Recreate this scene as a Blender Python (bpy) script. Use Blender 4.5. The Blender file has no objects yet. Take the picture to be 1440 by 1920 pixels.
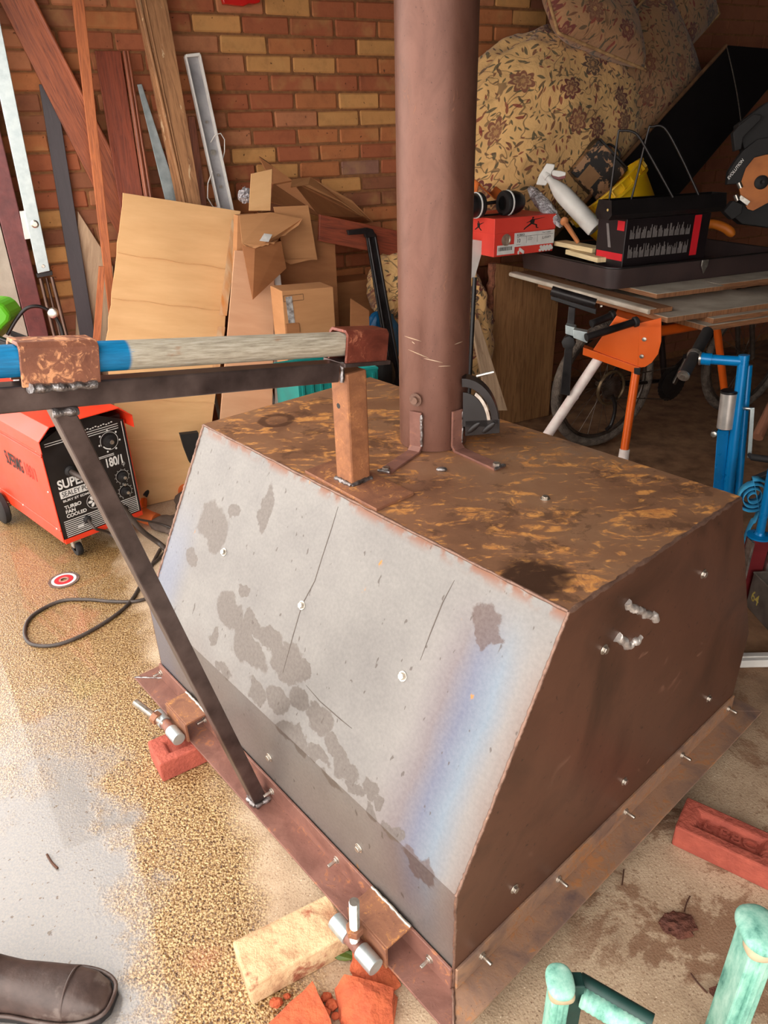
import bpy, bmesh, math, random
from mathutils import Vector as V, Matrix, noise
rnd = random.Random(7)
sc = bpy.context.scene
col = sc.collection
# ------------------------------------------------------------------ camera
FPX, PITCH, ROLL, CH = 1358.97, 0.4807, -0.0265, 1.509
F = V((0, math.cos(PITCH), -math.sin(PITCH)))
_r = V((1, 0, 0)); _u = _r.cross(F)
CR = math.cos(ROLL)*_r + math.sin(ROLL)*_u
CU = -math.sin(ROLL)*_r + math.cos(ROLL)*_u
CAM = V((0, 0, CH))
cam = bpy.data.cameras.new('camera'); camo = bpy.data.objects.new('camera', cam); col.objects.link(camo)
cam.sensor_fit = 'HORIZONTAL'; cam.sensor_width = 36; cam.lens = FPX*36/1440; cam.clip_start = .02
camo.matrix_world = Matrix(((CR.x, CU.x, -F.x, 0), (CR.y, CU.y, -F.y, 0), (CR.z, CU.z, -F.z, CH), (0, 0, 0, 1)))
sc.camera = camo
# ------------------------------------------------------------------ sky (bright overcast) and exposure
w = bpy.data.worlds.new('sky'); sc.world = w; w.use_nodes = True
bg = w.node_tree.nodes['Background']; bg.inputs[0].default_value = (1.0, .95, .89, 1); bg.inputs[1].default_value = 3.1
vs = sc.view_settings; vs.view_transform = 'Standard'; vs.look = 'None'; vs.gamma = 1; vs.use_curve_mapping = False
vs.exposure = 0.55
sc.cycles.max_bounces = 10; sc.cycles.diffuse_bounces = 6
# ------------------------------------------------------------------ pixel -> place
def ray(x, y): return F + CR*((x-720)/FPX) - CU*((y-960)/FPX)
def pz(x, y, z=0.0): d = ray(x, y); return CAM + d*((z-CH)/d.z)
WA, WD = 0.4537, 3.7425                      # brick wall: bearing and distance
WT = V((math.cos(WA), math.sin(WA), 0)); WN = V((-math.sin(WA), math.cos(WA), 0))
UP = V((0, 0, 1))
def pw(x, y, off=0.0): d = ray(x, y); return CAM + d*((WD-off)/d.dot(WN))
def pp(x, y, P, n): d = ray(x, y); return CAM + d*((P-CAM).dot(n)/d.dot(n))
def pd(x, y, depth): return CAM + ray(x, y)*depth
def wp(t, off, z): return WT*t + WN*(WD-off) + UP*z
def facing(P):                                # horizontal normal pointing at the camera
    n = V((-P.x, -P.y, 0)); return n.normalized()
# ------------------------------------------------------------------ mesh building
def wloc(o):                                   # place of an object whose chain of parents only moves, never turns
    return V(o.location)+(wloc(o.parent) if o.parent else V((0, 0, 0)))
class MB:
    def __init__(s): s.v = []; s.f = []; s.uv = []
    def add(s, vs, fs, uvs=None):
        o = len(s.v); s.v += [V(p) for p in vs]
        for i, f in enumerate(fs):
            s.f.append([k+o for k in f]); s.uv.append(uvs[i] if uvs else [(0, 0)]*len(f))
        return s
    def hexa(s, p):                           # p: 8 corners, 0-3 one face, 4-7 the opposite one
        fs = [(0, 1, 2, 3), (7, 6, 5, 4), (0, 4, 5, 1), (1, 5, 6, 2), (2, 6, 7, 3), (3, 7, 4, 0)]
        ax = [(p[1]-p[0]), (p[3]-p[0]), (p[4]-p[0])]
        L = [a.length for a in ax]; k = L.index(max(L)); g = ax[k].normalized() if L[k] else UP
        o = p[0]; others = [a.normalized() for i, a in enumerate(ax) if i != k and a.length > 0]
        uvs = []
        for f in fs:
            q = [p[i] for i in f]; e = (q[1]-q[0]); n = (q[2]-q[0]).cross(q[3]-q[1])
            c = n.cross(g) if n.length and n.normalized().cross(g).length > .3 else others[0] if others else e
            c = c.normalized() if c.length else V((1, 0, 0))
            uvs.append([((x-o).dot(c), (x-o).dot(g)) for x in q])
        return s.add(p, fs, uvs)
    def box(s, c, hx, hy, hz):                # centre and three half vectors
        c, hx, hy, hz = V(c), V(hx), V(hy), V(hz)
        return s.hexa([c-hx-hy-hz, c+hx-hy-hz, c+hx+hy-hz, c-hx+hy-hz, c-hx-hy+hz, c+hx-hy+hz, c+hx+hy+hz, c-hx+hy+hz])
    def slab(s, q, th): th = V(th); q = [V(x) for x in q]; return s.hexa(q+[x+th for x in q])
    def prism(s, poly, th):                   # flat polygon (3-D points), extruded by a vector
        th = V(th); n = len(poly); a = [V(x) for x in poly]
        e = (a[1]-a[0]).normalized(); nn = th.normalized(); h = nn.cross(e)
        uv = [((x-a[0]).dot(e), (x-a[0]).dot(h)) for x in a]
        fs = [list(range(n)), list(range(2*n-1, n-1, -1))]; us = [uv, uv[::-1]]
        for i in range(n):
            j = (i+1) % n; fs.append([j, i, i+n, j+n]); us.append([uv[j], uv[i], uv[i], uv[j]])
        return s.add(a+[x+th for x in a], fs, us)
    def tube(s, path, r, n=12, closed=False, caps=True):
        P = [V(x) for x in path]; m = len(P); rr = r if isinstance(r, (list, tuple)) else [r]*m
        vs = []; t0 = None; side = None; L = 0; us = []
        for i, p in enumerate(P):
            if closed: t = P[(i+1) % m]-P[i-1]
            else: t = P[min(i+1, m-1)]-P[max(i-1, 0)]
            t = t.normalized() if t.length else UP
            if side is None: side = t.orthogonal().normalized()
            else: side = (side - t*side.dot(t)); side = side.normalized() if side.length > 1e-6 else t.orthogonal().normalized()
            b = t.cross(side)
            if i: L += (P[i]-P[i-1]).length
            us.append(L)
            for k in range(n): a = 2*math.pi*k/n; vs.append(p + (side*math.cos(a)+b*math.sin(a))*rr[i])
        fs = []; uvs = []
        for i in range(m if closed else m-1):
            j = (i+1) % m
            for k in range(n):
                l = (k+1) % n; fs.append([i*n+k, i*n+l, j*n+l, j*n+k]); c = 2*math.pi*max(rr)/n
                uj = us[j] if j else us[-1]+.05
                uvs.append([(k*c, us[i]), ((k+1)*c, us[i]), ((k+1)*c, uj), (k*c, uj)])
        if caps and not closed:
            fs.append(list(range(n))[::-1]); fs.append([(m-1)*n+k for k in range(n)]); uvs += [[(0, 0)]*n]*2
        return s.add(vs, fs, uvs)
    def cyl(s, a, b, r, r2=None, n=16): return s.tube([a, b], [r, r if r2 is None else r2], n)
    def lathe(s, o, axis, prof, n=24, ang=2*math.pi):  # prof: (radius, height)
        o = V(o); ax = V(axis).normalized(); x = ax.orthogonal().normalized(); y = ax.cross(x); m = len(prof); vs = []
        for (r, h) in prof:
            for k in range(n): a = ang*k/n; vs.append(o+ax*h+(x*math.cos(a)+y*math.sin(a))*max(r, 1e-5))
        fs = [[i*n+k, i*n+(k+1) % n, (i+1)*n+(k+1) % n, (i+1)*n+k] for i in range(m-1) for k in range(n)]
        uv = [[(f[0] % n/n*.3, prof[f[0]//n][1])]*4 for f in fs]
        return s.add(vs, fs, uv)
    def blob(s, c, rx, ry, rz, fn=None, nu=24, nv=16, p=1.0):  # (super)ellipsoid, fn(dir)->radius factor
        c = V(c); rx, ry, rz = V(rx), V(ry), V(rz); sg = lambda x: math.copysign(abs(x)**p, x)
        vs = []
        for i in range(nv+1):
            ph = math.pi*i/nv-math.pi/2
            for k in range(nu):
                a = 2*math.pi*k/nu
                d = V((sg(math.cos(a))*sg(math.cos(ph)), sg(math.sin(a))*sg(math.cos(ph)), sg(math.sin(ph))))
                f = fn(d) if fn else 1
                vs.append(c+(rx*d.x+ry*d.y+rz*d.z)*f)
        fs = [[i*nu+k, i*nu+(k+1) % nu, (i+1)*nu+(k+1) % nu, (i+1)*nu+k] for i in range(nv) for k in range(nu)]
        return s.add(vs, fs)
    def build(s, name, mat, parent=None, bevel=0, smooth=0, org=None):
        o0 = wloc(parent) if parent else V(org) if org else V((0, 0, 0))
        me = bpy.data.meshes.new(name); me.from_pydata([p-o0 for p in s.v], [], s.f)
        uvl = me.uv_layers.new(name='UVMap'); i = 0
        for u in s.uv:
            for t in u: uvl.data[i].uv = t; i += 1
        bm = bmesh.new(); bm.from_mesh(me); bmesh.ops.remove_doubles(bm, verts=bm.verts, dist=1e-6)
        bmesh.ops.recalc_face_normals(bm, faces=bm.faces); bm.to_mesh(me); bm.free()
        if smooth:
            for p in me.polygons: p.use_smooth = True
            me.set_sharp_from_angle(angle=math.radians(smooth))
        if mat: me.materials.append(mat)
        o = bpy.data.objects.new(name, me); col.objects.link(o)
        if parent: o.parent = parent
        elif org: o.location = o0
        if bevel:
            b = o.modifiers.new('bevel', 'BEVEL'); b.width = bevel; b.segments = 2; b.limit_method = 'ANGLE'; b.angle_limit = .6
        return o
def tag(o, label=None, cat=None, group=None, kind=None):
    if label: o['label'] = label
    if cat: o['category'] = cat
    if group: o['group'] = group
    if kind: o['kind'] = kind
    return o
def thing(name, label, cat, loc=(0, 0, 0), group=None):
    o = bpy.data.objects.new(name, None); o.empty_display_size = .05; o.location = V(loc); col.objects.link(o)
    return tag(o, label, cat, group)
def solo(mb, name, mat, label, cat, group=None, bevel=0, smooth=0):
    lo = V([min(p[i] for p in mb.v) for i in range(3)]); hi = V([max(p[i] for p in mb.v) for i in range(3)])
    return tag(mb.build(name, mat, None, bevel, smooth, V(((lo.x+hi.x)/2, (lo.y+hi.y)/2, lo.z))), label, cat, group)
def inst(src, parent, loc, zaxis=None, spin=0):   # copy of a mesh object sharing its data; +Z turned to zaxis
    o = src.copy(); col.objects.link(o); o.parent = parent
    q = (V(zaxis).to_track_quat('Z', 'Y') if zaxis is not None else Matrix().to_quaternion())
    m = q.to_matrix().to_4x4() @ Matrix.Rotation(spin, 4, 'Z')
    m.translation = V(loc)-(wloc(parent) if parent else V((0, 0, 0)))
    o.matrix_basis = m
    return o
def text(body, org, ex, ey, h, bold=0, wscale=1.0, depth=.0006, out=None, max_w=None, ext=0):
    """lettering as a mesh: origin (left baseline), x and y directions, cap height"""
    fc = bpy.data.curves.new('lettering', 'FONT'); fo = bpy.data.objects.new('lettering', fc); col.objects.link(fo)
    fc.body = body; fc.size = 1; fc.offset = bold; fc.extrude = ext/(h/.70)
    dg = bpy.context.evaluated_depsgraph_get(); me = bpy.data.meshes.new_from_object(fo.evaluated_get(dg))
    bpy.data.objects.remove(fo); bpy.data.curves.remove(fc)
    ex, ey = V(ex).normalized(), V(ey).normalized(); n = ex.cross(ey); k = h/.70
    W = max((v.co.x for v in me.vertices), default=1)
    kx = k*wscale if not max_w else max_w/W
    mb = out or MB()
    mb.add([V(org)+ex*(v.co.x*kx)+ey*(v.co.y*k)+n*(depth+v.co.z*k) for v in me.vertices], [list(p.vertices) for p in me.polygons])
    bpy.data.meshes.remove(me)
    return mb
# ------------------------------------------------------------------ materials
def lin(c):
    f = lambda x: x/12.92 if x <= .04045 else ((x+.055)/1.055)**2.4
    return tuple(f(x/255) for x in c)+(1,)
class NT:
    def __init__(s, name):
        s.m = bpy.data.materials.new(name); s.m.use_nodes = True; s.t = s.m.node_tree; s.b = s.t.nodes['Principled BSDF']
        s.tc = s.t.nodes.new('ShaderNodeTexCoord')
    def n(s, typ, **kw):
        x = s.t.nodes.new('ShaderNode'+typ)
        for k, v in kw.items():
            if hasattr(x, k) and not k[0].isupper(): setattr(x, k, v)
        return x
    def put(s, sock, v):
        if hasattr(v, 'is_linked') or hasattr(v, 'links'): s.t.links.new(v, sock)
        elif isinstance(v, (tuple, list)) and len(v) == 3 and sock.type == 'RGBA': sock.default_value = lin(v)
        else: sock.default_value = v
    def coord(s, kind='Object', scale=(1, 1, 1), rot=(0, 0, 0), loc=(0, 0, 0)):
        mp = s.n('Mapping'); s.t.links.new(s.tc.outputs[kind], mp.inputs[0])
        mp.inputs['Scale'].default_value = scale; mp.inputs['Rotation'].default_value = rot; mp.inputs['Location'].default_value = loc
        return mp.outputs[0]
    def noise(s, co, scale=5, detail=5, rough=.55, dist=0, out=0):
        x = s.n('TexNoise'); s.put(x.inputs['Vector'], co); x.inputs['Scale'].default_value = scale
        x.inputs['Detail'].default_value = detail; x.inputs['Roughness'].default_value = rough; x.inputs['Distortion'].default_value = dist
        return x.outputs[out]
    def vor(s, co, scale=5, feature='F1', out='Distance', rand=1):
        x = s.n('TexVoronoi'); x.feature = feature; s.put(x.inputs['Vector'], co); x.inputs['Scale'].default_value = scale
        x.inputs['Randomness'].default_value = rand
        return x.outputs[out]
    def wave(s, co, scale=5, dist=2, det=2, dscale=1, typ='BANDS'):
        x = s.n('TexWave'); x.wave_type = typ; s.put(x.inputs['Vector'], co); x.inputs['Scale'].default_value = scale
        x.inputs['Distortion'].default_value = dist; x.inputs['Detail'].default_value = det; x.inputs['Detail Scale'].default_value = dscale
        return x.outputs['Fac']
    def ramp(s, fac, stops, interp='LINEAR'):
        x = s.n('ValToRGB'); x.color_ramp.interpolation = interp; s.t.links.new(fac, x.inputs[0]); e = x.color_ramp.elements
        while len(e) < len(stops): e.new(.5)
        for i, (p, c) in enumerate(stops):
            e[i].position = p; e[i].color = lin(c) if isinstance(c, (tuple, list)) else (c, c, c, 1)
        return x.outputs[0]
    def step(s, fac, a, b):                    # 0 below a .. 1 above b
        x = s.n('MapRange'); x.interpolation_type = 'SMOOTHSTEP'; s.put(x.inputs[0], fac)
        if a <= b: x.inputs[1].default_value, x.inputs[2].default_value = a, b
        else: x.inputs[1].default_value, x.inputs[2].default_value, x.inputs[3].default_value, x.inputs[4].default_value = b, a, 1, 0
        return x.outputs[0]
    def math(s, op, a, b=0.0, c=0.0):
        x = s.n('Math'); x.operation = op; s.put(x.inputs[0], a); s.put(x.inputs[1], b)
        if len(x.inputs) > 2: s.put(x.inputs[2], c)
        return x.outputs[0]
    def mix(s, fac, a, b, mode='MIX'):
        x = s.n('MixRGB'); x.blend_type = mode; s.put(x.inputs[0], fac); s.put(x.inputs[1], a); s.put(x.inputs[2], b)
        return x.outputs[0]
    def xyz(s, co):
        x = s.n('SeparateXYZ'); s.put(x.inputs[0], co); return x.outputs
    def dot(s, co, v):
        x = s.n('VectorMath'); x.operation = 'DOT_PRODUCT'; s.put(x.inputs[0], co); x.inputs[1].default_value = v; return x.outputs['Value']
    def vadd(s, a, b):
        x = s.n('VectorMath'); x.operation = 'ADD'; s.put(x.inputs[0], a); s.put(x.inputs[1], b); return x.outputs[0]
    def vscale(s, a, k):
        x = s.n('VectorMath'); x.operation = 'SCALE'; s.put(x.inputs[0], a); x.inputs[3].default_value = k; return x.outputs[0]
    def bump(s, h, strength=.3, dist=.01, nrm=None):
        x = s.n('Bump'); s.put(x.inputs['Height'], h); s.put(x.inputs['Strength'], strength); x.inputs['Distance'].default_value = dist
        if nrm: s.t.links.new(nrm, x.inputs['Normal'])
        return x.outputs[0]
    def done(s, colr=None, rough=None, metal=None, nrm=None, **kw):
        if colr is not None: s.put(s.b.inputs['Base Color'], colr)
        if rough is not None: s.put(s.b.inputs['Roughness'], rough)
        if metal is not None: s.put(s.b.inputs['Metallic'], metal)
        if nrm is not None: s.t.links.new(nrm, s.b.inputs['Normal'])
        for k, v in kw.items(): s.put(s.b.inputs[k.replace('_', ' ')], v)
        return s.m
def M(name, a, b=None, scale=12, rough=.6, metal=0, bump=.1, bscale=80, bdist=.003, kind='Object', stretch=(1, 1, 1), **kw):
    """plain surface: two tones mottled by noise, fine relief"""
    t = NT(name); co = t.coord(kind, stretch); b = b or tuple(int(x*.8) for x in a)
    n = t.noise(co, scale, 6); c = t.ramp(n, [(.32, b), (.68, a)])
    nr = t.bump(t.noise(co, bscale, 3), bump, bdist) if bump else None
    r = t.math('MULTIPLY_ADD', n, .25, rough-.12)
    return t.done(c, r, metal, nr, **kw)
def wood(name, a, b, scale=6, rough=.55, worn=None, wfac=.62, gloss=0):
    """timber with the grain along V of the UV map (metres)"""
    t = NT(name); co = t.coord('UV', (14, 1.1, 1)); oi = t.n('ObjectInfo')
    sh = t.n('CombineXYZ'); t.t.links.new(oi.outputs['Random'], sh.inputs[0]); t.t.links.new(oi.outputs['Random'], sh.inputs[1])
    co = t.vadd(co, t.vscale(sh.outputs[0], 37))
    g = t.noise(co, scale, 6, .6, 1.4); c = t.ramp(g, [(.3, b), (.55, a), (.8, tuple(min(255, int(x*1.12)) for x in a))])
    if worn:
        wn = t.noise(t.vadd(t.coord('UV', (5, 1.6, 1)), t.vscale(sh.outputs[0], 11)), 5, 8, .65, .6)
        c = t.mix(t.step(wn, wfac, wfac+.05), c, worn)
    return t.done(c, rough, 0, t.bump(g, .25, .004), Coat_Weight=gloss, Coat_Roughness=.25)
# ------------------------------------------------------------------ shared materials
c3 = lambda *a: a
MT = {}
MT['galv'] = M('galvanised_steel', (196, 205, 205), (168, 178, 180), 30, .42, .75, .05, 200)
MT['zinc'] = M('zinc_plated_steel', (215, 210, 200), (170, 160, 150), 60, .32, .9, .05)
MT['black'] = M('black_paint', (26, 21, 22), (16, 13, 14), 20, .42, 0, .05)
MT['blackmetal'] = M('black_steel', (48, 43, 43), (28, 24, 24), 20, .38, .4, .05)
MT['rubber'] = M('black_rubber', (32, 28, 28), (20, 17, 17), 40, .7, 0, .2)
MT['strut'] = M('mill_steel_bar', (112, 96, 92), (72, 60, 58), 14, .36, .75, .06)
MT['weld'] = M('weld_bead', (170, 165, 165), (92, 82, 78), 70, .35, .85, .5, 160, .004)
MT['white'] = M('white_paint', (226, 222, 216), (205, 200, 194), 10, .45, 0, .03)
MT['orange'] = M('orange_enamel', (226, 98, 26), (214, 88, 20), 8, .34, .1, .02)
MT['blue'] = M('blue_enamel', (4, 122, 186), (2, 110, 172), 8, .28, .1, .02)
MT['red'] = M('red_enamel', (226, 62, 32), (214, 52, 26), 9, .36, 0, .03)
MT['teal'] = M('teal_plastic', (24, 140, 134), (18, 120, 116), 10, .5, 0, .05)
MT['print_w'] = M('white_print', (225, 222, 218), (205, 202, 198), 30, .6, 0, 0)
MT['print_k'] = M('black_print', (25, 20, 20), (15, 12, 12), 30, .6, 0, 0)
MT['print_grey'] = M('grey_print', (128, 120, 118), (105, 98, 96), 30, .6, 0, 0)
MT['print_red'] = M('red_print', (206, 28, 40), (196, 22, 34), 30, .55, 0, 0)
def rust(name, dark, mid, orange, s=6, amt=.55, metal=.35, rough=.55, kind='Object', stretch=(1, 1, 1), bump=.25):
    t = NT(name); co = t.coord(kind, stretch)
    n1 = t.noise(co, s, 8, .62, .8); n2 = t.noise(co, s*4.5, 6, .65, 1.5)
    c = t.ramp(n1, [(.3, dark), (.55, mid), (.75, tuple(int(x*.9) for x in mid))])
    m = t.step(t.math('MULTIPLY_ADD', n1, .45, t.math('MULTIPLY', n2, .6)), amt, amt+.1)
    c = t.mix(m, c, orange)
    sp = t.step(t.noise(co, s*22, 3), .66, .72); c = t.mix(t.math('MULTIPLY', sp, .6), c, tuple(int(x*.5) for x in dark))
    return t.done(c, t.math('MULTIPLY_ADD', m, .25, rough), t.math('MULTIPLY_ADD', m, -metal*.8, metal), t.bump(t.math('ADD', n2, t.math('MULTIPLY', sp, .3)), bump, .003))
MT['flange'] = rust('rusty_angle_iron', (110, 72, 62), (138, 96, 84), (166, 108, 74), 9, .56, .25, .55)
MT['flange_r'] = rust('rusty_angle_iron_bluish', (120, 98, 92), (166, 130, 106), (172, 118, 76), 11, .55, .3, .5)
MT['lug'] = rust('orange_rust', (118, 78, 62), (148, 100, 74), (194, 134, 74), 16, .56, .25, .55)
MT['cup'] = rust('flaking_rust_paint', (104, 62, 48), (140, 88, 66), (214, 150, 106), 11, .52, .25, .5)
MT['cup_red'] = rust('red_primer_steel', (92, 44, 34), (124, 62, 48), (164, 98, 72), 14, .56, .25, .35)
MT['post'] = rust('rust_speckled_tube', (130, 84, 58), (158, 104, 70), (182, 122, 76), 26, .56, .25, .55)
MT['pipe'] = rust('brown_flue_steel', (98, 63, 51), (113, 76, 63), (134, 88, 66), 5, .62, .4, .45, 'Object', (3, 3, 1.5), .12)
MT['brickclay'] = M('red_clay_brick', (178, 88, 70), (152, 70, 56), 22, .85, 0, .7, 90, .006)
# ------------------------------------------------------------------ the setting
t = NT('wet_concrete'); co = t.coord('Object')
tt = t.dot(co, WT); big = t.noise(co, 1.3, 5, .6); mid = t.noise(co, 9, 6, .6); fin = t.noise(co, 175, 5, .6, .6); grit = t.vor(co, 210)
edge = t.math('MULTIPLY_ADD', t.math('SUBTRACT', big, .5), .55, t.math('MULTIPLY_ADD', t.math('SUBTRACT', mid, .5), .12, tt))
wet = t.step(edge, .24, .12)                      # rain blown in across the threshold
offw = t.math('SUBTRACT', WD, t.dot(co, WN))
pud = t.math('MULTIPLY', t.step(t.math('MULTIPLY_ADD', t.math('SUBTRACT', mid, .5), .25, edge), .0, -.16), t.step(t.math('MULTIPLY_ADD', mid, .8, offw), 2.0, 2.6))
dry = t.ramp(mid, [(.25, (166, 140, 114)), (.5, (188, 162, 134)), (.75, (204, 180, 152))])
dry = t.mix(t.step(t.noise(co, 170, 3), .56, .68), dry, (146, 116, 92))
dry = t.mix(t.math('MULTIPLY', t.step(t.noise(co, 210, 2), .64, .7), .7), dry, (238, 222, 198))
damp = t.math('MULTIPLY', t.step(t.noise(co, 5.0, 10, .74, .4), .50, .56), t.step(tt, .60, .85))
dry = t.mix(t.math('MULTIPLY', damp, .75), dry, (126, 86, 60))
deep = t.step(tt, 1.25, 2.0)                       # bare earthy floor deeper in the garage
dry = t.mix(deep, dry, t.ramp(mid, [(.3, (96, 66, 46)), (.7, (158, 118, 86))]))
wetc = t.ramp(fin, [(.38, (74, 48, 24)), (.47, (138, 98, 52)), (.58, (200, 170, 120))])
red = t.step(t.noise(co, 4, 3), .6, .72); wetc = t.mix(t.math('MULTIPLY', t.step(t.math('MULTIPLY_ADD', mid, .9, offw), 2.5, 1.5), .45), wetc, (124, 88, 44))
wetc = t.mix(t.math('MULTIPLY', red, .4), wetc, (176, 110, 76))
wetc = t.mix(t.math('MULTIPLY', pud, .9), wetc, t.mix(t.step(t.noise(co, 60, 4), .64, .68), (132, 130, 130), (80, 62, 48)))  # puddle's pale grey paints the sky reflection into the colour
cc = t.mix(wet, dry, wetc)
hgt = t.math('MULTIPLY', t.math('ADD', t.math('MULTIPLY', grit, .9), fin), t.math('MULTIPLY_ADD', pud, -.93, 1.0))
rg = t.math('MULTIPLY_ADD', wet, -.72, .85)
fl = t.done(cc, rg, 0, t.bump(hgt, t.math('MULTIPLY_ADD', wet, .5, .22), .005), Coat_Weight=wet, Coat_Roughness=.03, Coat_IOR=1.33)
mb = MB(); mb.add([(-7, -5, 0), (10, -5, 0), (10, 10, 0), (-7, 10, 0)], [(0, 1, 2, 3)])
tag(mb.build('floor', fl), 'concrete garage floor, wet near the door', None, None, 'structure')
MT['plaster'] = M('dark_plaster', (46, 34, 28), (32, 24, 20), 3, .9, 0, .2, 30)
mb = MB().box(wp(3.0, 2.2, 2.43), WT*3.1, WN*3.2, UP*.03); tag(mb.build('ceiling', MT['plaster']), kind='structure')
mb = MB().box(wp(6.1, 2.2, 1.2), WT*.06, WN*3.2, UP*1.2); tag(mb.build('wall_right', MT['plaster']), kind='structure')
mb = MB().box(wp(3.6, 5.2, 1.2), WT*2.45, WN*.06, UP*1.2); tag(mb.build('wall_front', MT['plaster']), kind='structure')  # unseen wall, cut short near the door so fill light gets in
# brick wall: mortar backing with single bricks
t = NT('mortar'); co = t.coord('Object'); n = t.noise(co, 40, 5)
mort = t.done(t.ramp(n, [(.3, (116, 74, 44)), (.7, (146, 98, 60))]), .95, 0, t.bump(n, .6, .006))
mb = MB().box(wp(3.0, -.058, 1.2), WT*3.08, WN*.05, UP*1.2); wall = tag(mb.build('wall_back', mort), kind='structure')
t = NT('wall_brick'); oi = t.n('ObjectInfo'); co = t.vadd(t.coord('Object'), t.vscale(oi.outputs['Location'], 3.1))
n = t.noise(co, 16, 7, .65); base = t.mix(1, oi.outputs['Color'], t.ramp(n, [(.25, .66), (.5, .92), (.8, 1.0)]), 'MULTIPLY')
base = t.mix(t.math('MULTIPLY', t.step(t.noise(co, 7, 3), .52, .72), .35), base, (196, 150, 92))
pit = t.step(t.noise(co, 46, 2), .70, .74); base = t.mix(t.math('MULTIPLY', pit, .75), base, (62, 34, 22))
wb = t.done(base, .88, 0, t.bump(t.math('SUBTRACT', n, pit), .5, .006))
def brick_mesh(seed, L=.215, Wd=.1025, H=.065):
    r = random.Random(seed); m = MB()
    hx, hy, hz = L/2, Wd/2, H/2; j = lambda: r.uniform(-.0025, .0025)
    m.hexa([V((sx*hx+j(), sy*hy+j(), sz*hz+j())) for sz in (-1, 1) for sx, sy in ((-1, -1), (1, -1), (1, 1), (-1, 1))])
    o = m.build('brick', wb, None); me = o.data
    bm = bmesh.new(); bm.from_mesh(me); bmesh.ops.bevel(bm, geom=bm.edges[:], offset=.006, segments=1, affect='EDGES'); bm.to_mesh(me); bm.free()
    bpy.data.objects.remove(o); return me
variants = [brick_mesh(i) for i in range(5)]
PAL = {'y': (206, 148, 88), 'r': (168, 94, 60), 'o': (186, 114, 68), 'b': (144, 88, 60), 'p': (152, 106, 88), 'k': (184, 118, 80)}
ROWS = {1: (-1, 'ryrrro'), 2: (-1.5, 'rkyoryo'), 3: (-1, 'rkyyoo'), 4: (-1.5, 'rorrrrb'), 5: (-1, 'rrroyo'), 6: (-1.5, 'kkrkyyrr'[:7]),
        7: (-1, 'kkroooo'), 8: (-1.5, 'rkyroror'[:7]), 9: (-1, 'krryopr'[:0] + 'kryopr'), 10: (-1.5, 'roroyb'), 11: (-1, 'kobbbb'), 0: (-1.5, 'rrkyrrr')}
WX, WZ = .9597, 2.0324
rq = (WT.to_track_quat('X', 'Z')).to_matrix().to_4x4()
far = MB()
for k in range(-4, 27):
    off = 0 if k % 2 else -.5
    for i in range(-6, 24):
        idx = i+off; tl = WX+.225*idx+.005; z = WZ-.075*k
        if tl < .0 or tl > 6.0 or z < .04 or z > 2.4: continue
        jit = rnd.uniform(-.004, .004); ctr = wp(tl+.1075, -.0515+jit, z)
        if -2 <= k <= 16 and tl < 2.75:
            o = bpy.data.objects.new('brick', variants[rnd.randrange(5)]); col.objects.link(o); o.parent = wall
            m = Matrix.Rotation(WA+(math.pi if rnd.random() < .5 else 0), 4, 'Z'); m.translation = ctr; o.matrix_basis = m
            key = None
            if k in ROWS:
                st, s_ = ROWS[k]; q_ = int(round(idx-st))
                if 0 <= q_ < len(s_): key = s_[q_]
            cch = PAL[key or rnd.choice('rrookkyb')]; f = rnd.uniform(.94, 1.04)
            o.color = tuple(x*f for x in lin(cch)[:3])+(1,)
        else: far.box(ctr, WT*.1075, WN*.05, UP*.0325)
o = far.build('distant_bricks', M('plain_brick', (150, 92, 64), (128, 76, 54), 6, .9, 0, .4, 60), wall); o['kind'] = 'stuff'  # remaining bricks joined in one plain brick tone
# door jamb and lintel
t = NT('maroon_gloss_paint'); co = t.coord('Object'); n = t.noise(co, 30, 6); pe = t.step(t.noise(co, 9, 8, .7), .64, .67)
jm = t.done(t.mix(pe, t.ramp(n, [(.3, (88, 40, 40)), (.7, (112, 54, 52))]), (178, 152, 136)), .45, 0, t.bump(n, .3, .004))
JT = .06
mb = MB().box(wp(JT, .06, 1.2), WT*.041, WN*.055, UP*1.2); o = mb.build('trim_1', jm, None, .004); tag(o, 'maroon painted garage door jamb with flaking edge', None, None, 'structure')
mb = MB().box(wp(JT, 2.6, 2.28), WT*.05, WN*2.5, UP*.12); tag(mb.build('trim_2', jm), kind='structure')
mb = MB().box(wp(-.24, .0, 1.2), WT*.255, WN*.1, UP*1.2); tag(mb.build('trim_3', M('grey_render', (176, 166, 152), (150, 140, 126), 8, .9, 0, .5, 60)), 'grey rendered pier beside the garage door', None, None, 'structure')
# ------------------------------------------------------------------ the steel fire box
K = (CH-.072)/(CH-.0499)
BX, BY, PSI, BW, BD, BS, H0, H1 = .1091*K, .8143*K, 2.2801, 1.2179*K, 1.1081*K, .2507*K, .2701*K, .4848*K
Z0 = .072; HL = .060; WF = .066
BU = V((math.cos(PSI), math.sin(PSI), 0)); BV = V((math.sin(PSI), -math.cos(PSI), 0))
BP = V((BX, BY, 0))
def b(u, v, z): return BP + BU*u + BV*v + UP*z
ZM, ZT = Z0+H0, Z0+H0+H1
SL = math.hypot(BS, H1); NF = (BV*(-H1)+UP*BS).normalized()      # slope direction and outward normal of the front
stove = thing('steel_firebox', 'large trapezoid welded steel fire box with rusty top and tall flue pipe, standing mid-floor', 'fire box', b(BW/2, BD/2, Z0-.006))
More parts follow.
